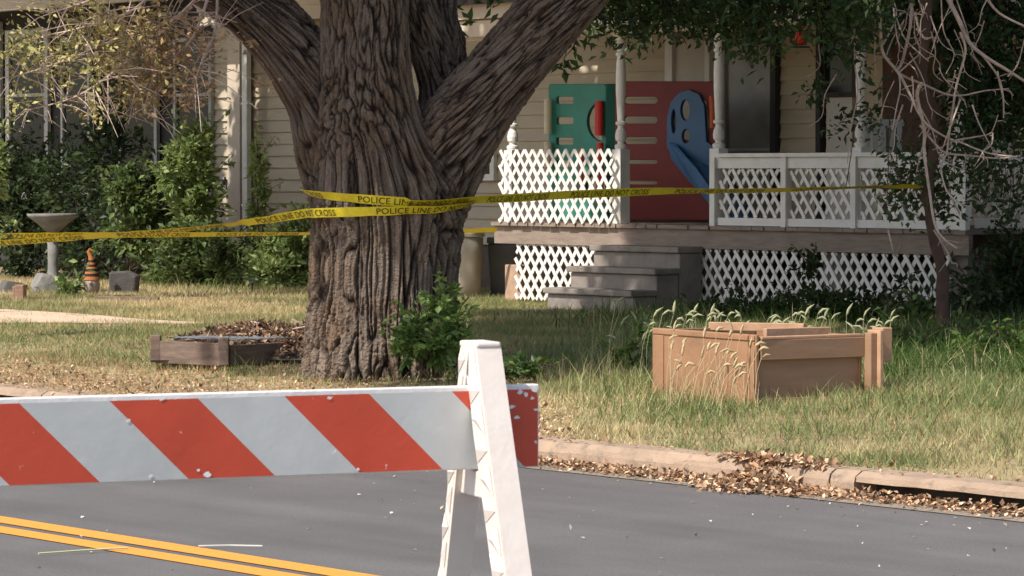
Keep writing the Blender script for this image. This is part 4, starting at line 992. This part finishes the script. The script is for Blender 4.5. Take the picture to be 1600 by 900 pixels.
# ------------------------------------------------------------------ dumped dresser
A = Vector((1.38, 18.05, 0)); B = Vector((.83, 18.9, 0)); C_ = Vector((2.03, 18.42, 0)); zb, zt = .12, .585
la = (B-A); ra_ = (C_-A)
dr = thing('dumped_dresser', A.lerp(C_, .5)+la*.5+ZZ*.2, 'broken brown wooden dresser lying open on its back in tall grass near the kerb', 'dresser')
def wall(a_, b_, z0, z1, t_, name, mt='wood', inward=None, bev=.004):
    m = MB(); d = (b_-a_).normalized(); n_ = Vector((-d.y, d.x, 0)); 
    if inward is not None and n_.dot(inward) < 0: n_ = -n_
    mid = (a_+b_)/2 + n_*(t_/2); m.boxax(Vector((mid.x, mid.y, (z0+z1)/2)), d*((b_-a_).length/2), n_*(t_/2), ZZ*((z1-z0)/2)); return m.build(name, M[mt], dr, bevel=bev)
dl = la.normalized(); drr = ra_.normalized()
wall(A, B, zb, zt, .022, 'side_panel', 'wood', ra_)
# trim lines on the side panel
for (z0, z1) in ((zt-.035, zt-.004),): wall(A-drr*.008+dl*.01, B-drr*.008-dl*.01, z0, z1, .0075, 'edge_moulding', 'wood', ra_)
wall(A-drr*.007+dl*.012, A-drr*.007+dl*.06, zb, zt-.04, .0065, 'edge_moulding', 'wood', ra_)
wall(B-drr*.007-dl*.02, B-drr*.007-dl*.12, zb, zt-.04, .0065, 'edge_moulding', 'wood', ra_)
a0 = A+drr*.03+dl*.03; a1 = C_-drr*.0+dl*.03
wall(a0, a1, zb, zt-.03, .018, 'drawer_front', 'wood2', la)
wall(a0-dl*.035, a1-dl*.035, zt-.145, zt-.03, .033, 'drawer_rail', 'wood2', la)
wall(a0-dl*.02, a1-dl*.02, zb, zb+.10, .018, 'drawer_rail', 'wood2', la)
wall(a0-dl*.04, a1-dl*.02, zt-.029, zt-.012, .055, 'drawer_lip', 'woodedge', la)
Dn = C_ + la
wall(C_+dl*.02, Dn, zb, zt-.02, .02, 'side_panel', 'wood', -ra_)
wall(B+drr*.025, Dn-drr*.03, zb, zt-.01, .02, 'back_panel', 'wood', -la)
wall(A+la*.42+drr*.03, C_+la*.38-drr*.03, zt-.14, zt-.04, .018, 'divider', 'woodedge', la)
m = MB(); m.bar(C_+la*.32+ZZ*(zt-.015), A+la*.3+drr*.28+ZZ*(zt-.012), .06, .035, ZZ); m.bar(C_+la*.55+ZZ*(zt+.0), B+drr*.4+ZZ*(zt+.0), .05, .03, ZZ); m.build('loose_rail', M['woodedge'], dr, bevel=.004)
# leg/post and overhanging top slab on the right end
P1 = C_ + drr*.022 - dl*.03
m = MB(); m.boxax(Vector((P1.x, P1.y, (zb+zt-.03)/2+.01)), drr*.022, dl*.03, ZZ*((zt-zb)/2)); m.build('corner_post', M['wood2'], dr, bevel=.006)
P2 = P1 + drr*.034
m = MB(); m.boxax(Vector((P2.x, P2.y+.0, (zb+zt)/2+.01)), drr*.012, dl*.06, ZZ*((zt-zb)/2)); m.build('end_board', M['woodedge'], dr, bevel=.004)
m = MB(); m.boxax(Vector((P2.x+.05, P2.y+.10, zt-.08)), drr*.035, dl*.05, ZZ*.10); m.build('foot_block', M['woodedge'], dr, bevel=.006)

# ------------------------------------------------------------------ porch play panel
PY0 = 31.55
def pp(px, py):      # point on the play panel's plane (slightly turned to the facade)
    Y = 31.7 - (px-855)*.0035; return at(px, py, Y)
ps = thing('play_gym', (pp(985, 345).x, pp(985, 345).y+.2, DZ), 'toy climbing gym with green and red panels and a blue slide on the porch', 'play gym')
nrm = (pp(1100, 200)-pp(900, 200)); nrm.z = 0; nrm = Vector((-nrm.y, nrm.x, 0)).normalized()
if nrm.y < 0: nrm = -nrm
def panel(name, outline, holes, mt, t_, off=0, parent=None):
    """flat moulded panel with holes cut through, via filled 2-D curve"""
    o0 = pp(outline[0][0], 300); ex = (pp(1100, 300)-pp(900, 300)).normalized(); ex.z = 0; ex.normalize()
    def loc2(p): q = pp(*p); return ((q-o0).dot(ex), q.z)
    cu = bpy.data.curves.new('t', 'CURVE'); cu.dimensions = '2D'; cu.fill_mode = 'BOTH'; cu.extrude = t_/2; cu.bevel_depth = .006; cu.bevel_resolution = 1
    for pl_ in [outline]+holes:
        s_ = cu.splines.new('POLY'); s_.points.add(len(pl_)-1)
        for pt, p in zip(s_.points, pl_): x, y = loc2(p); pt.co = (x, y, 0, 1)
        s_.use_cyclic_u = True
    ob = bpy.data.objects.new('t', cu); COL.objects.link(ob); dg = bpy.context.evaluated_depsgraph_get(); dg.update()
    me = bpy.data.meshes.new_from_object(ob.evaluated_get(dg)); bpy.data.objects.remove(ob)
    rootp = ROOT[ps.name]
    for v_ in me.vertices:
        q = Vector((o0.x, o0.y, 0)) + ex*v_.co.x + ZZ*v_.co.y + nrm*(off + t_/2 + .006 - v_.co.z) - rootp; v_.co = q
    me.materials.clear(); me.materials.append(M[mt]); me.name = name
    bm = bmesh.new(); bm.from_mesh(me); bmesh.ops.remove_doubles(bm, verts=bm.verts, dist=.0004); bmesh.ops.recalc_face_normals(bm, faces=bm.faces); bm.to_mesh(me); bm.free()
    o = bpy.data.objects.new(name, me); COL.objects.link(o); o.parent = parent or ps; return o
def rrect(x0, y0, x1, y1, r=4, n=4):
    pts = []
    for cx, cy, a0_ in ((x1-r, y0+r, -90), (x1-r, y1-r, 0), (x0+r, y1-r, 90), (x0+r, y0+r, 180)):
        for i in range(n+1): a_ = R(a0_ + 90*i/n); pts.append((cx+r*math.cos(a_), cy+r*math.sin(a_)))
    return pts
def ell(cx, cy, rx, ry, a0_=0, a1_=360, n=20, closed=True):
    return [(cx+rx*math.cos(R(a0_+(a1_-a0_)*i/n)), cy+ry*math.sin(R(a0_+(a1_-a0_)*i/n))) for i in range(n + (0 if closed else 1))]
BY = 343
holes = [rrect(868, y, 896, y+13, 3) for y in (150, 182, 214)] + [ell(941, 190, 25, 32, 90, 270, 16, False)]
holes += [rrect(868, y, 896, y+13, 3) for y in (250, 285)] + [ell(930, 290, 16, 18)]
gp = panel('green_panel', rrect(857, 132, 946, BY, 4), holes, 'green', .05)
m = MB(); a_ = pp(947, 300); b_ = pp(961, 300); 
m.prism([Vector((a_.x, a_.y-.03, DZ)), Vector((a_.x, a_.y-.03, pp(947, 131).z)), Vector((a_.x, a_.y+.1, pp(947, 131).z)), Vector((a_.x, a_.y+.1, DZ))], Vector((1, 0, 0)), (b_-a_).x); m.build('corner_pillar', M['green2'], ps, bevel=.006)
for y0, y1 in ((155, 209), (222, 262)):
    m = MB(); q = pp(856, y0); m.tube([Vector((q.x, q.y-.07, pp(856, y0).z)), Vector((q.x, q.y-.07, pp(856, y1).z))], .038, 16); m.build('grip_bar', M['cream'], ps, smooth=False)
m = MB(); q = pp(936, 160); m.tube([Vector((q.x, q.y-.05, pp(936, 158).z)), Vector((q.x, q.y-.05, pp(936, 212).z))], .042, 16); m.build('grip_bar', M['brightred'], ps)
m = MB(); q = pp(937, 225); m.tube([Vector((q.x, q.y-.12, pp(937, 223).z)), Vector((q.x, q.y-.12, pp(937, 320).z))], .036, 16); m.build('grip_bar', M['brightred'], ps)
m = MB(); q = pp(908, 232); m.tube([Vector((q.x, q.y-.12, pp(908, 232).z)), Vector((q.x, q.y-.12, pp(908, 300).z))], .024, 12); m.build('grip_bar', M['brightred'], ps)
holes = [rrect(972, y, 1028, y+h_, h_/2-.3) for y, h_ in ((150, 13), (181, 13), (213, 13), (249, 8), (281, 8))] + [[(1052, 165), (1060, 150), (1072, 144), (1090, 144), (1104, 160), (1108, 190), (1106, 222), (1052, 218), (1048, 190)]]
rp_ = panel('red_panel', rrect(962, 128, 1117, BY, 4), holes, 'red', .05)
# blue slide: arch panel with round holes, side walls running down to the right and forward
holes = [ell(1074, 172, 8, 17), ell(1056, 190, 4.5, 20), ell(1075, 213, 7, 12)]
panel('slide_arch', [(1046, 230), (1046, 185), (1052, 160), (1064, 146), (1080, 141), (1095, 148), (1103, 165), (1106, 222), (1122, 232), (1124, 300), (1108, 312), (1070, 262)], holes, 'blue', .04, -.05)
def q3(px, py, dy=0): p = pp(px, py); return Vector((p.x, p.y-dy, p.z))
m = MB()
for a_, b_, dy0 in ((0, 0, .06), ):
    near_ = [q3(1044, 222, .1), q3(1056, 226, .12), q3(1085, 262, .3), q3(1122, 318, .55), q3(1138, 340, .62), q3(1128, 345, .62), q3(1104, 318, .5), q3(1072, 280, .25), q3(1047, 248, .1)]
    m.prism(near_, Vector((0, 1, 0)), .03)
m.build('slide_side', M['blue'], ps, bevel=.006)
m = MB()
top_ = [q3(1056, 240, .08), q3(1112, 240, .06)]; 
pts = [(1062, 238, .05), (1085, 262, .22), (1110, 300, .42), (1135, 338, .58)]
vs = []; 
for (a_, b_, dy) in pts: vs += [q3(a_, b_, dy), q3(a_, b_, dy)+Vector((.28, .12, 0))]
m.add(vs, [(2*i, 2*i+1, 2*i+3, 2*i+2) for i in range(3)])
so_ = m.build('slide_bed', M['blue'], ps, smooth=True); sd = so_.modifiers.new('s', 'SOLIDIFY'); sd.thickness = .02
m = MB(); q = q3(1110, 150, -.12); m.tube([q3(1112, 150, .06), q3(1113, 172, .06), q3(1113, 200, .06)], .03, 12); m.build('grip_bar', mat('plastic_orange', (.5, .1, .03), .45), ps)
# rear panels so that it stands as a closed tower
m = MB(); a_ = pp(857, 300); b_ = pp(1117, 300); z1 = pp(960, 150).z
for q in (a_, b_):
    m.boxax(Vector((q.x+(.03 if q is a_ else -.03), q.y+.34, (DZ+z1)/2+.01)), Vector((.02, 0, 0)), Vector((0, .26, 0)), ZZ*((z1-DZ)/2))
m.build('rear_frame', M['green2'], ps, bevel=.006)

# porch chair
cpx = at(1378, 200, 28.6); ch = thing('porch_chair', (cpx.x, cpx.y, DZ), 'pale grey slatted chair on the porch behind the right railing', 'chair')
m = MB(); m.boxax(Vector((cpx.x, cpx.y, DZ+.42)), Vector((.22, 0, 0)), Vector((0, .2, 0)), ZZ*.02); m.build('seat', M['chairm'], ch)
m = MB()
for i in range(6): m.boxax(Vector((cpx.x-.18+.072*i, cpx.y+.19, DZ+.68)), Vector((.022, 0, 0)), Vector((0, .01, 0)), ZZ*.22)
m.boxax(Vector((cpx.x, cpx.y+.19, DZ+.93)), Vector((.22, 0, 0)), Vector((0, .014, 0)), ZZ*.03); m.build('backrest', M['chairm'], ch)
for sx_ in (-.2, .2):
    for sy_ in (-.18, .18): m = MB(); m.boxax(Vector((cpx.x+sx_, cpx.y+sy_, DZ+.2)), Vector((.02, 0, 0)), Vector((0, .02, 0)), ZZ*.199); m.build('leg', M['chairm'], ch)
# red hanging feeder
hp = at(1250, 58, 27.2); hf = thing('hanging_feeder', hp, 'red hanging bird feeder below the leaves at the porch eave', 'bird feeder')
m = MB(); m.lathe(hp, [(.0, .11), (.02, .10), (.035, .05), (.06, .02), (.07, -.02), (.06, -.06), (.02, -.07), (0, -.07)], 16); m.build('body', mat('feeder_red', (.6, .05, .025), .4), hf, smooth=True)
m = MB(); m.lathe(hp, [(0, -.075), (.085, -.078), (.085, -.09), (0, -.095)], 16); m.build('tray', M['dark'], hf)
m = MB(); m.tube([hp+ZZ*.1, Vector((hp.x, hp.y, 2.82))], .004, 5); m.build('hanger', M['dark'], hf)

# ------------------------------------------------------------------ bins
def bin_(px0, px1, y0, y1, Y, mt, lab, round_):
    a_ = at(px0, y0, Y); b_ = at(px1, y0, Y); c_ = (a_+b_)/2; r_ = (b_.x-a_.x)/2; zt_ = a_.z
    t_ = thing('rubbish_bin', (c_.x, c_.y, .23), lab, 'bin')
    m = MB()
    if round_:
        h = zt_-.23; prof = [(r_*.8, 0), (r_*.83, h*.3), (r_*.9, h*.7), (r_*.93, h*.93)]; m.lathe(Vector((c_.x, c_.y, .23)), prof, 28); m.build('body', M[mt], t_, smooth=True)
        m = MB(); m.lathe(Vector((c_.x, c_.y, zt_-.04)), [(r_*.95, -.0), (r_*1.02, .005), (r_*1.02, .035), (r_*.9, .05), (r_*.3, .075), (0.01, .075)], 28); m.build('lid', M[mt], t_)
    else:
        vs = []
        for z, s_ in ((.23, .8), (zt_-.06, 1.0)):
            for i, j in ((-1, -1), (1, -1), (1, 1), (-1, 1)): vs.append(Vector((c_.x+i*r_*s_, c_.y+j*r_*s_, z)))
        m.add(vs, [(3, 2, 1, 0), (4, 5, 6, 7), (0, 1, 5, 4), (1, 2, 6, 5), (2, 3, 7, 6), (3, 0, 4, 7)]); m.build('body', M[mt], t_, bevel=.02)
        m = MB(); m.boxax(Vector((c_.x, c_.y, zt_-.03)), Vector((r_*1.06, 0, 0)), Vector((0, r_*1.06, 0)), ZZ*.03); m.build('lid', M[mt], t_, bevel=.012)
bin_(706, 757, 364, 450, 32.6, 'binb', 'round beige plastic bin between the big trunk and the porch', True)
bin_(762, 808, 371, 450, 32.9, 'bing', 'dark grey plastic bin tucked beside the porch corner', False)

# ------------------------------------------------------------------ garden ornaments
bb = at(83, 440, 33.8); bb.z = .25; s_ = 33.8/F
t_ = thing('birdbath', bb, 'grey stone birdbath on a pedestal in the shaded left garden', 'birdbath')
zt_ = at(83, 334, 33.8).z - .25
m = MB(); m.lathe(bb, [(.05, zt_-.2), (.09, zt_-.17), (.18, zt_-.09), (.265, zt_-.03), (.275, zt_), (.245, zt_), (.2, zt_-.04), (.01, zt_-.07)], 28); m.build('bowl', M['stone'], t_, smooth=True)
m = MB(); m.lathe(bb, [(.11, .05), (.10, .1), (.06, .14), (.055, .3), (.06, zt_-.2)], 20); m.build('pedestal', M['stone'], t_, smooth=True)
def rock(px, py, Y, rx, ry, rz, mt, lab, name='garden_rock', flatx=0):
    p = at(px, py, Y); p.z = .22; bm = bmesh.new(); bmesh.ops.create_icosphere(bm, subdivisions=4, radius=1)
    for v_ in bm.verts:
        d = v_.co.normalized(); q = 1 + .22*noise.noise(d*1.7+Vector((px, py, 0))) + .07*noise.noise(d*5+Vector((px, 0, 0)))
        v_.co = Vector((d.x*rx*q, d.y*ry*q, d.z*rz*q))
        for pn_ in (Vector((.3, -.9, .3)), Vector((-.8, -.4, .5)), Vector((.2, .1, 1))):
            k_ = v_.co.dot(pn_.normalized()); lim = .72*min(rx, rz)
            if k_ > lim: v_.co -= pn_.normalized()*(k_-lim)*.8
        v_.co.z = max(v_.co.z + rz*.6, -.02)
    me = bpy.data.meshes.new(name); bm.to_mesh(me); bm.free(); me.materials.append(M[mt]); o = bpy.data.objects.new(name, me); COL.objects.link(o); o.location = p; tag(o, lab, 'rock')
rock(72, 430, 33.5, .17, .16, .16, 'stone', 'pale rock at the foot of the birdbath pedestal')
rock(100, 435, 33.4, .12, .1, .08, 'stone', 'small low rock right of the birdbath foot')
rock(15, 440, 33.8, .2, .16, .10, 'dstone', 'dark low rock at the left edge of the garden bed')
sp = at(189, 448, 33.4); sp.z = .23
m = MB(); pts_ = [(-.13, 0), (.14, 0), (.16, .19), (.05, .245), (-.13, .235)]
m.prism([sp+Vector((x, 0, z)) for x, z in pts_], Vector((.2, 1, 0)).normalized(), .16)
o = m.build('stone_block', M['dstone'], loc=sp, bevel=.02); tag(o, 'grey angular stone block right of the striped-hat gnome', 'stone')
gn = at(143, 446, 33.2); gn.z = .24
t_ = thing('garden_gnome', gn, 'garden gnome with orange and black striped pointed hat and grey beard', 'garden gnome')
m = MB(); m.lathe(gn, [(.01, 0), (.06, .01), (.085, .06), (.088, .11), (.075, .16), (.05, .19), (.01, .2)], 20); m.build('body', M['beard'], t_, smooth=True)
m = MB(); m.lathe(gn+Vector((0, -.085, .12)), [(.002, -.02), (.018, -.01), (.02, .005), (.012, .018), (.002, .02)], 12); m.build('nose', M['skin'], t_, smooth=True)
m = MB(); m.mi = 0
hts = [.15, .185, .215, .235, .265, .285, .31, .33, .355]; rs_ = [.088, .078, .07, .065, .058, .052, .044, .038, .03]
for i in range(8):
    m.mi = i % 2; m.lathe(gn, [(rs_[i], hts[i]), (rs_[i+1], hts[i+1])], 20)
m.mi = 0; m.tube([gn+Vector((0, 0, .355)), gn+Vector((-.012, 0, .40)), gn+Vector((-.03, 0, .44)), gn+Vector((-.015, 0, .47)), gn+Vector((.005, 0, .45))], [.03, .022, .018, .014, .012], 10)
m.build('striped_hat', [M['orange'], M['black']], t_)
wp = at(30, 470, 31.6); wp.z = .24
m = MB(); m.boxax(wp+Vector((.015, 0, .07)), Vector((.045, 0, 0)), Vector((.01, .05, 0)), ZZ*.085); m.boxax(wp+Vector((-.045, -.005, .065)), Vector((.0145, 0, .002)), Vector((0, .045, 0)), ZZ*.075)
o = m.build('timber_stump', mat('stump_wood', (.42, .27, .2), .9, (.28, .17, .12), 8, .5, 50, .2, (1, 1, 5)), loc=wp, bevel=.01); tag(o, 'short sawn timber post stub standing at the left lawn edge', 'post')
lp = at(394, 452, 33.6); lp.z = .24
t_ = thing('solar_light', lp, 'small black solar garden light on a stake below the downspout', 'garden light')
m = MB(); m.tube([lp, lp+ZZ*.11], .012, 8); m.build('stake', M['blk'], t_)
m = MB(); m.boxax(lp+Vector((-.01, 0, .135)), Vector((.07, 0, -.022)), Vector((0, .06, .0)), Vector((.004, 0, .012))); m.build('solar_panel', M['blk'], t_, bevel=.004)
m = MB(); mm_ = []
o_ = [(at(208+15*i, 470-1.0*(i % 2), 30.9)) for i in range(3)]
m.bar(at(150, 456, 31.5)*1.0, at(248, 458, 31.3), .05, .05, ZZ); 
o = m.build('edging_timber', M['timber'], loc=at(200, 458, 31.4), bevel=.008); o.location.z += -(at(200, 458, 31.4).z-.255); tag(o, 'low timber edging strip on the lawn in front of the gnome', 'edging')

# ------------------------------------------------------------------ police tape
fc = bpy.data.curves.new('t', 'FONT'); fc.body = 'POLICE LINE DO NOT CROSS'; fc.size = .062; fc.space_character = 1.05; fc.offset = .0002
fo = bpy.data.objects.new('t', fc); COL.objects.link(fo); dg = bpy.context.evaluated_depsgraph_get(); dg.update()
tm = bpy.data.meshes.new_from_object(fo.evaluated_get(dg)); bpy.data.objects.remove(fo)
tv = [v_.co.copy() for v_ in tm.vertices]; tf = [tuple(p.vertices) for p in tm.polygons]; tw_ = max(v_.x for v_ in tv)
# refine long lettering quads is unnecessary: letters are short against the tape's curvature
def tape(pts, name, lab, width, tilt, seed, step=.03):
    P = densify([(Vector(p), 0) for p in pts], 14); P = [p for p, r in P]
    # resample evenly
    Ls = [0]
    for i in range(1, len(P)): Ls.append(Ls[-1] + (P[i]-P[i-1]).length)
    tot = Ls[-1]; n = int(tot/step); Q = []; k = 0
    for i in range(n+1):
        s__ = tot*i/n
        while k < len(Ls)-2 and Ls[k+1] < s__: k += 1
        f_ = (s__-Ls[k])/max(1e-9, Ls[k+1]-Ls[k]); Q.append(P[k].lerp(P[k+1], f_))
    fr = []
    for i in range(n+1):
        d = (Q[min(i+1, n)]-Q[max(i-1, 0)]).normalized(); hz = d.cross(ZZ).normalized()      # points towards the viewer's side
        up_ = hz.cross(d).normalized()
        an = tilt(tot*i/n, tot) ; wv = up_*math.cos(an) + hz*math.sin(an); fr.append((Q[i], wv, hz*math.cos(an) - up_*math.sin(an)))
    m = MB(); vs = []
    for i, (q, wv, nr) in enumerate(fr):
        for j in range(3):
            c_ = (j-1)/2; cr = .006*noise.noise(Vector((i*.25, j*2, seed)))
            vs.append(q + wv*(width*c_) + nr*cr)
    m.add(vs, [(i*3+j, i*3+3+j, i*3+4+j, i*3+1+j) for i in range(n) for j in range(2)])
    cen = Q[len(Q)//2]; root = thing(name, cen, lab, 'barrier tape'); m.build('ribbon', M['tape'], root, smooth=True)
    off = .2
    while off + tw_ < tot:
        for sgn in (1, -1):
            vv_ = []; L_ = MB()
            for v_ in tv:
                s__ = off + v_.x if sgn > 0 else off + tw_ - v_.x
                i = min(n-1, max(0, int(s__/tot*n))); f_ = s__/tot*n - i; q = fr[i][0].lerp(fr[i+1][0], f_); wv = fr[i][1].lerp(fr[i+1][1], f_); nr = fr[i][2].lerp(fr[i+1][2], f_)
                cr = .006*noise.noise(Vector(((i+f_)*.25, 2, seed)))
                vv_.append(q + wv*((v_.y/.043-.5)*width*.66) + nr*(cr + sgn*.0035))
            L_.add(vv_, tf); L_.build('lettering', M['ink'], root)
        off += tw_ + .28
    return root
tc_ = Vector((at(607, 320, TY).x, TY, 0)); TR = .56
def wrap(a0_, a1_, z0, z1, n=10, rr=TR):     # angle 0 = towards the viewer, positive = right
    out = []
    for i in range(n+1):
        a_ = R(a0_+(a1_-a0_)*i/n); out.append(Vector((tc_.x + rr*math.sin(a_)*1.0, tc_.y - rr*math.cos(a_), z0+(z1-z0)*i/n)))
    return out
P = [at(-420, 420, 23.4), at(-120, 388, 22.3), at(25, 378, 21.9), at(150, 369, 21.6), at(280, 359, 21.3), at(390, 347, 21.0)]
z335 = at(500, 334, 20.5).z; z326 = at(640, 328, 20.3).z; z318 = at(720, 318, 20.5).z; z298 = at(485, 298, 20.7).z; z316 = at(640, 317, 20.3).z; z312 = at(735, 313, 20.7).z
P += wrap(-72, 20, z335, z326) + wrap(32, 80, z326, z318, 5) + wrap(100, 260, z318, z298, 12)[0:]
P += wrap(275, 380, z298, z316, 10) + wrap(390, 420, z316, z312, 3)
P += [at(820, 308.5, 21.3), at(905, 303.5, 21.9), at(1040, 298.5, 22.6), at(1120, 298.5, 22.9), at(1220, 297, 23.3), at(1330, 293, 23.7), at(1440, 291, 24.0)]
def tiltA(s__, tot):
    if s__ < 4.6: return 1.10 + .16*math.sin(s__*1.7)
    if s__ < 9.6: return .62 + .28*math.sin(s__*3.1)
    return .80 + .38*math.sin((s__-9.6)*1.15+2.6) + .1*math.sin(s__*4)
tape(P, 'police_tape', 'yellow police tape wrapped round the big trunk and stretched right across the porch railing', .064, tiltA, 3)
P = [at(-400, 373, 27), at(-100, 369, 28.2), at(100, 367.5, 29.0), at(300, 366.5, 29.8), at(480, 365, 30.4), at(620, 364, 30.9), at(776, 359, 31.2)]
tape(P, 'police_tape', 'straight yellow police tape running behind the big trunk to the porch deck corner', .07, lambda s__, tot: .95 + .22*math.sin(s__*1.3), 8)

# ------------------------------------------------------------------ barricade
PHI = R(22); bd = Vector((math.cos(PHI), math.sin(PHI), 0)); bn_ = Vector((math.sin(PHI), -math.cos(PHI), 0))
O = at(738, 603, 7.75); TZ = O.z; O = Vector((O.x, O.y, 0))
bar = thing('road_barricade', Vector((O.x, O.y, 0))-bd*1.1, 'white A-frame road barricade with a red and white striped board, in the foreground', 'barricade')
H = .2032; x1 = .175; x0 = x1-2.44; tk = .028
def bp(x, z, y=0): return Vector((O.x, O.y, z)) + bd*x + bn_*y
m = MB(); m.prism([bp(x0, TZ-H), bp(x1, TZ-H), bp(x1, TZ), bp(x0, TZ)], -bn_, tk); board = m.build('board', M['board'], bar, bevel=.003)
def clip_poly(poly, x0, x1):
    def cl(p, f, ins):
        out = []
        for i in range(len(p)):
            a_, b_ = p[i], p[(i+1) % len(p)]
            if ins(a_): out.append(a_)
            if ins(a_) != ins(b_): t_ = (f-a_[0])/(b_[0]-a_[0]); out.append((f, a_[1]+(b_[1]-a_[1])*t_))
        return out
    p = cl(poly, x0, lambda q: q[0] >= x0); return cl(p, x1, lambda q: q[0] <= x1) if p else p
# reflective sheeting, red and white bands sloping down to the right
def bandmat(name, col, flake):
    return mat(name, col, .35, tuple(x*.80 for x in col), 3.2, .12, 18, .5, None, 0, (.35, .7), flake, 22, (.675, .69))
wm = bandmat('sheeting_white', (.54, .545, .525), (.8, .78, .74)); rm_ = bandmat('sheeting_red', (.58, .075, .036), (.75, .6, .52))
per = .425; s0 = (at(445, 615, 7.6).x-O.x)/bd.x       # where a red band starts on the top edge
sl_ = H*.93
mr = MB(); mw = MB()
for k in range(-9, 4):
    a_ = s0 + k*per
    for (st_, mb_) in ((a_, mr), (a_+per/2, mw)):
        for side, yo in ((1, .0025), (-1, -tk-.0025)):
            pl_ = [(st_, TZ-.012), (st_+per/2, TZ-.012), (st_+per/2+sl_, TZ-H+.003), (st_+sl_, TZ-H+.003)]
            pl_ = clip_poly(pl_, x0+.004, x1-.004)
            if len(pl_) >= 3: mb_.add([bp(x, z, yo) for x, z in pl_], [tuple(range(len(pl_)))])
mr.build('red_stripe', rm_, board); mw.build('white_stripe', wm, board)
# chipped spots of missing sheeting
chips = MB(); 
for (px, py, r_) in ((200, 657, 3), (325, 742, 6), (252, 622, 5), (310, 735, 3), (515, 622, 3.5), (812, 612, 5), (822, 616, 5), (800, 635, 4), (808, 652, 3.5), (838, 640, 3), (835, 607, 7), (832, 622, 3), (235, 744, 4), (842, 690, 3), (560, 733, 2.5)):
    c_ = at(px, py, 7.6); t_ = (c_ - Vector((O.x, O.y, c_.z))).dot(bd); rr = r_/640
    d = ray(px, py); tt = ((Vector((O.x, O.y, 0)) + bn_*.004).dot(bn_) - 0)/Vector((d.x, d.y, 0)).dot(bn_); c_ = Vector((0, 0, CAMZ))+d*tt; t_ = (c_-O).dot(bd)
    if t_ > x1-.006: t_ = x1-.01
    sx_ = random.uniform(.8, 2.0)
    pts_ = [(t_+rr*sx_*math.cos(a_)*random.uniform(.35, 1.2), min(TZ-.002, max(TZ-H+.002, c_.z+rr*math.sin(a_)*random.uniform(.5, 1.1)))) for a_ in [6.283*i/9 for i in range(9)]]
    pts_ = [(min(x, x1-.002), z) for x, z in pts_]
    chips.add([bp(x, z, .0042) for x, z in pts_], [tuple(range(9))])
chips.build('paint_chip', M['board'], board)
def leg(xc, front):
    """one channel leg with zig-zag ribs pressed into its side"""
    top = TZ+.096; sgn = 1 if front else -1; spread = .40
    hw = .0325; dp = .058
    m = MB()
    y_top = .012*sgn + (-tk/2); 
    def pt(x, y, z): return Vector((O.x, O.y, z)) + bd*(xc+x) + bn_*y
    def yc(z): return -tk/2 + sgn*(.055 + (top-z)/top*(spread if front else .29))
    vs = []; zs = [top, TZ-.0, .6, .3, 0.01]
    # main broad plate (front) and two side flanges
    dpf = lambda z: .045
    t__ = .012
    def slab(xa, xb, ya, yb):
        v_ = []
        for z in (0.005, top): 
            for x, y in ((xa, ya), (xb, ya), (xb, yb), (xa, yb)): v_.append(pt(x, yc(z)+sgn*y, z))
        m.add(v_, [(3, 2, 1, 0), (4, 5, 6, 7), (0, 1, 5, 4), (1, 2, 6, 5), (2, 3, 7, 6), (3, 0, 4, 7)])
    if front: slab(-hw, hw, -.012, .0)
    else: slab(-hw, hw, -.062, -.05)
    def fd(z): return .036 if not front else min(.082, abs(yc(z)+tk/2)-.006-.012 if z > TZ-H-.02 else .082)
    lev = [.005, .3, .6, TZ-H-.03, TZ-H, TZ-.1, TZ-.0, top]
    for xa, xb in ((-hw, -hw+.007), (hw-.007, hw)):
        v_ = []
        for z in lev:
            for x, y in ((xa, -.0125), (xb, -.0125), (xb, -.0125-max(.02, fd(z))), (xa, -.0125-max(.02, fd(z)))): v_.append(pt(x, yc(z)+sgn*y, z))
        f_ = [(3, 2, 1, 0), tuple(range(4*len(lev)-4, 4*len(lev)))]
        for i in range(len(lev)-1):
            for j in range(4): f_.append((4*i+j, 4*i+(j+1) % 4, 4*i+4+(j+1) % 4, 4*i+4+j))
        m.add(v_, f_)
    # ribs: pyramids on the left flange
    z = .03; i = 0; ph = .07
    while z < top-.05:
        for xx, s_ in ((-hw-.0015, -1), ):
            e0 = .014; e1 = .0125+max(.02, fd(z+ph*.5))-.003
            if i % 2 == 0: tri = [pt(xx, yc(z)-sgn*e0, z), pt(xx, yc(z+ph)-sgn*e0, z+ph), pt(xx, yc(z+ph/2)-sgn*e1, z+ph/2)]
            else: tri = [pt(xx, yc(z)-sgn*e1, z), pt(xx, yc(z+ph)-sgn*e1, z+ph), pt(xx, yc(z+ph/2)-sgn*e0, z+ph/2)]
            ctr = (tri[0]+tri[1]+tri[2])/3 + bd*(s_*.008)
            m.add(tri+[ctr], [(0, 1, 3), (1, 2, 3), (2, 0, 3)])
        z += ph*.5 if False else ph; i += 1
    return m.build('leg', M['steel'], bar, bevel=.0)
for xc in (.026, x0+.3):
    leg(xc, True); leg(xc, False)
    m = MB(); tp = TZ+.096
    m.boxax(Vector((O.x, O.y, tp+.004)) + bd*xc + bn_*(-tk/2), bd*.033, bn_*.058, ZZ*.008); m.build('top_cap', M['steel'], bar, bevel=.006)
    m = MB(); m.boxax(Vector((O.x, O.y, TZ-H-.036)) + bd*(xc+.004) + bn_*(-tk/2), bd*.02, bn_*.10, ZZ*.032); m.build('cross_brace', M['steel'], bar, bevel=.004)
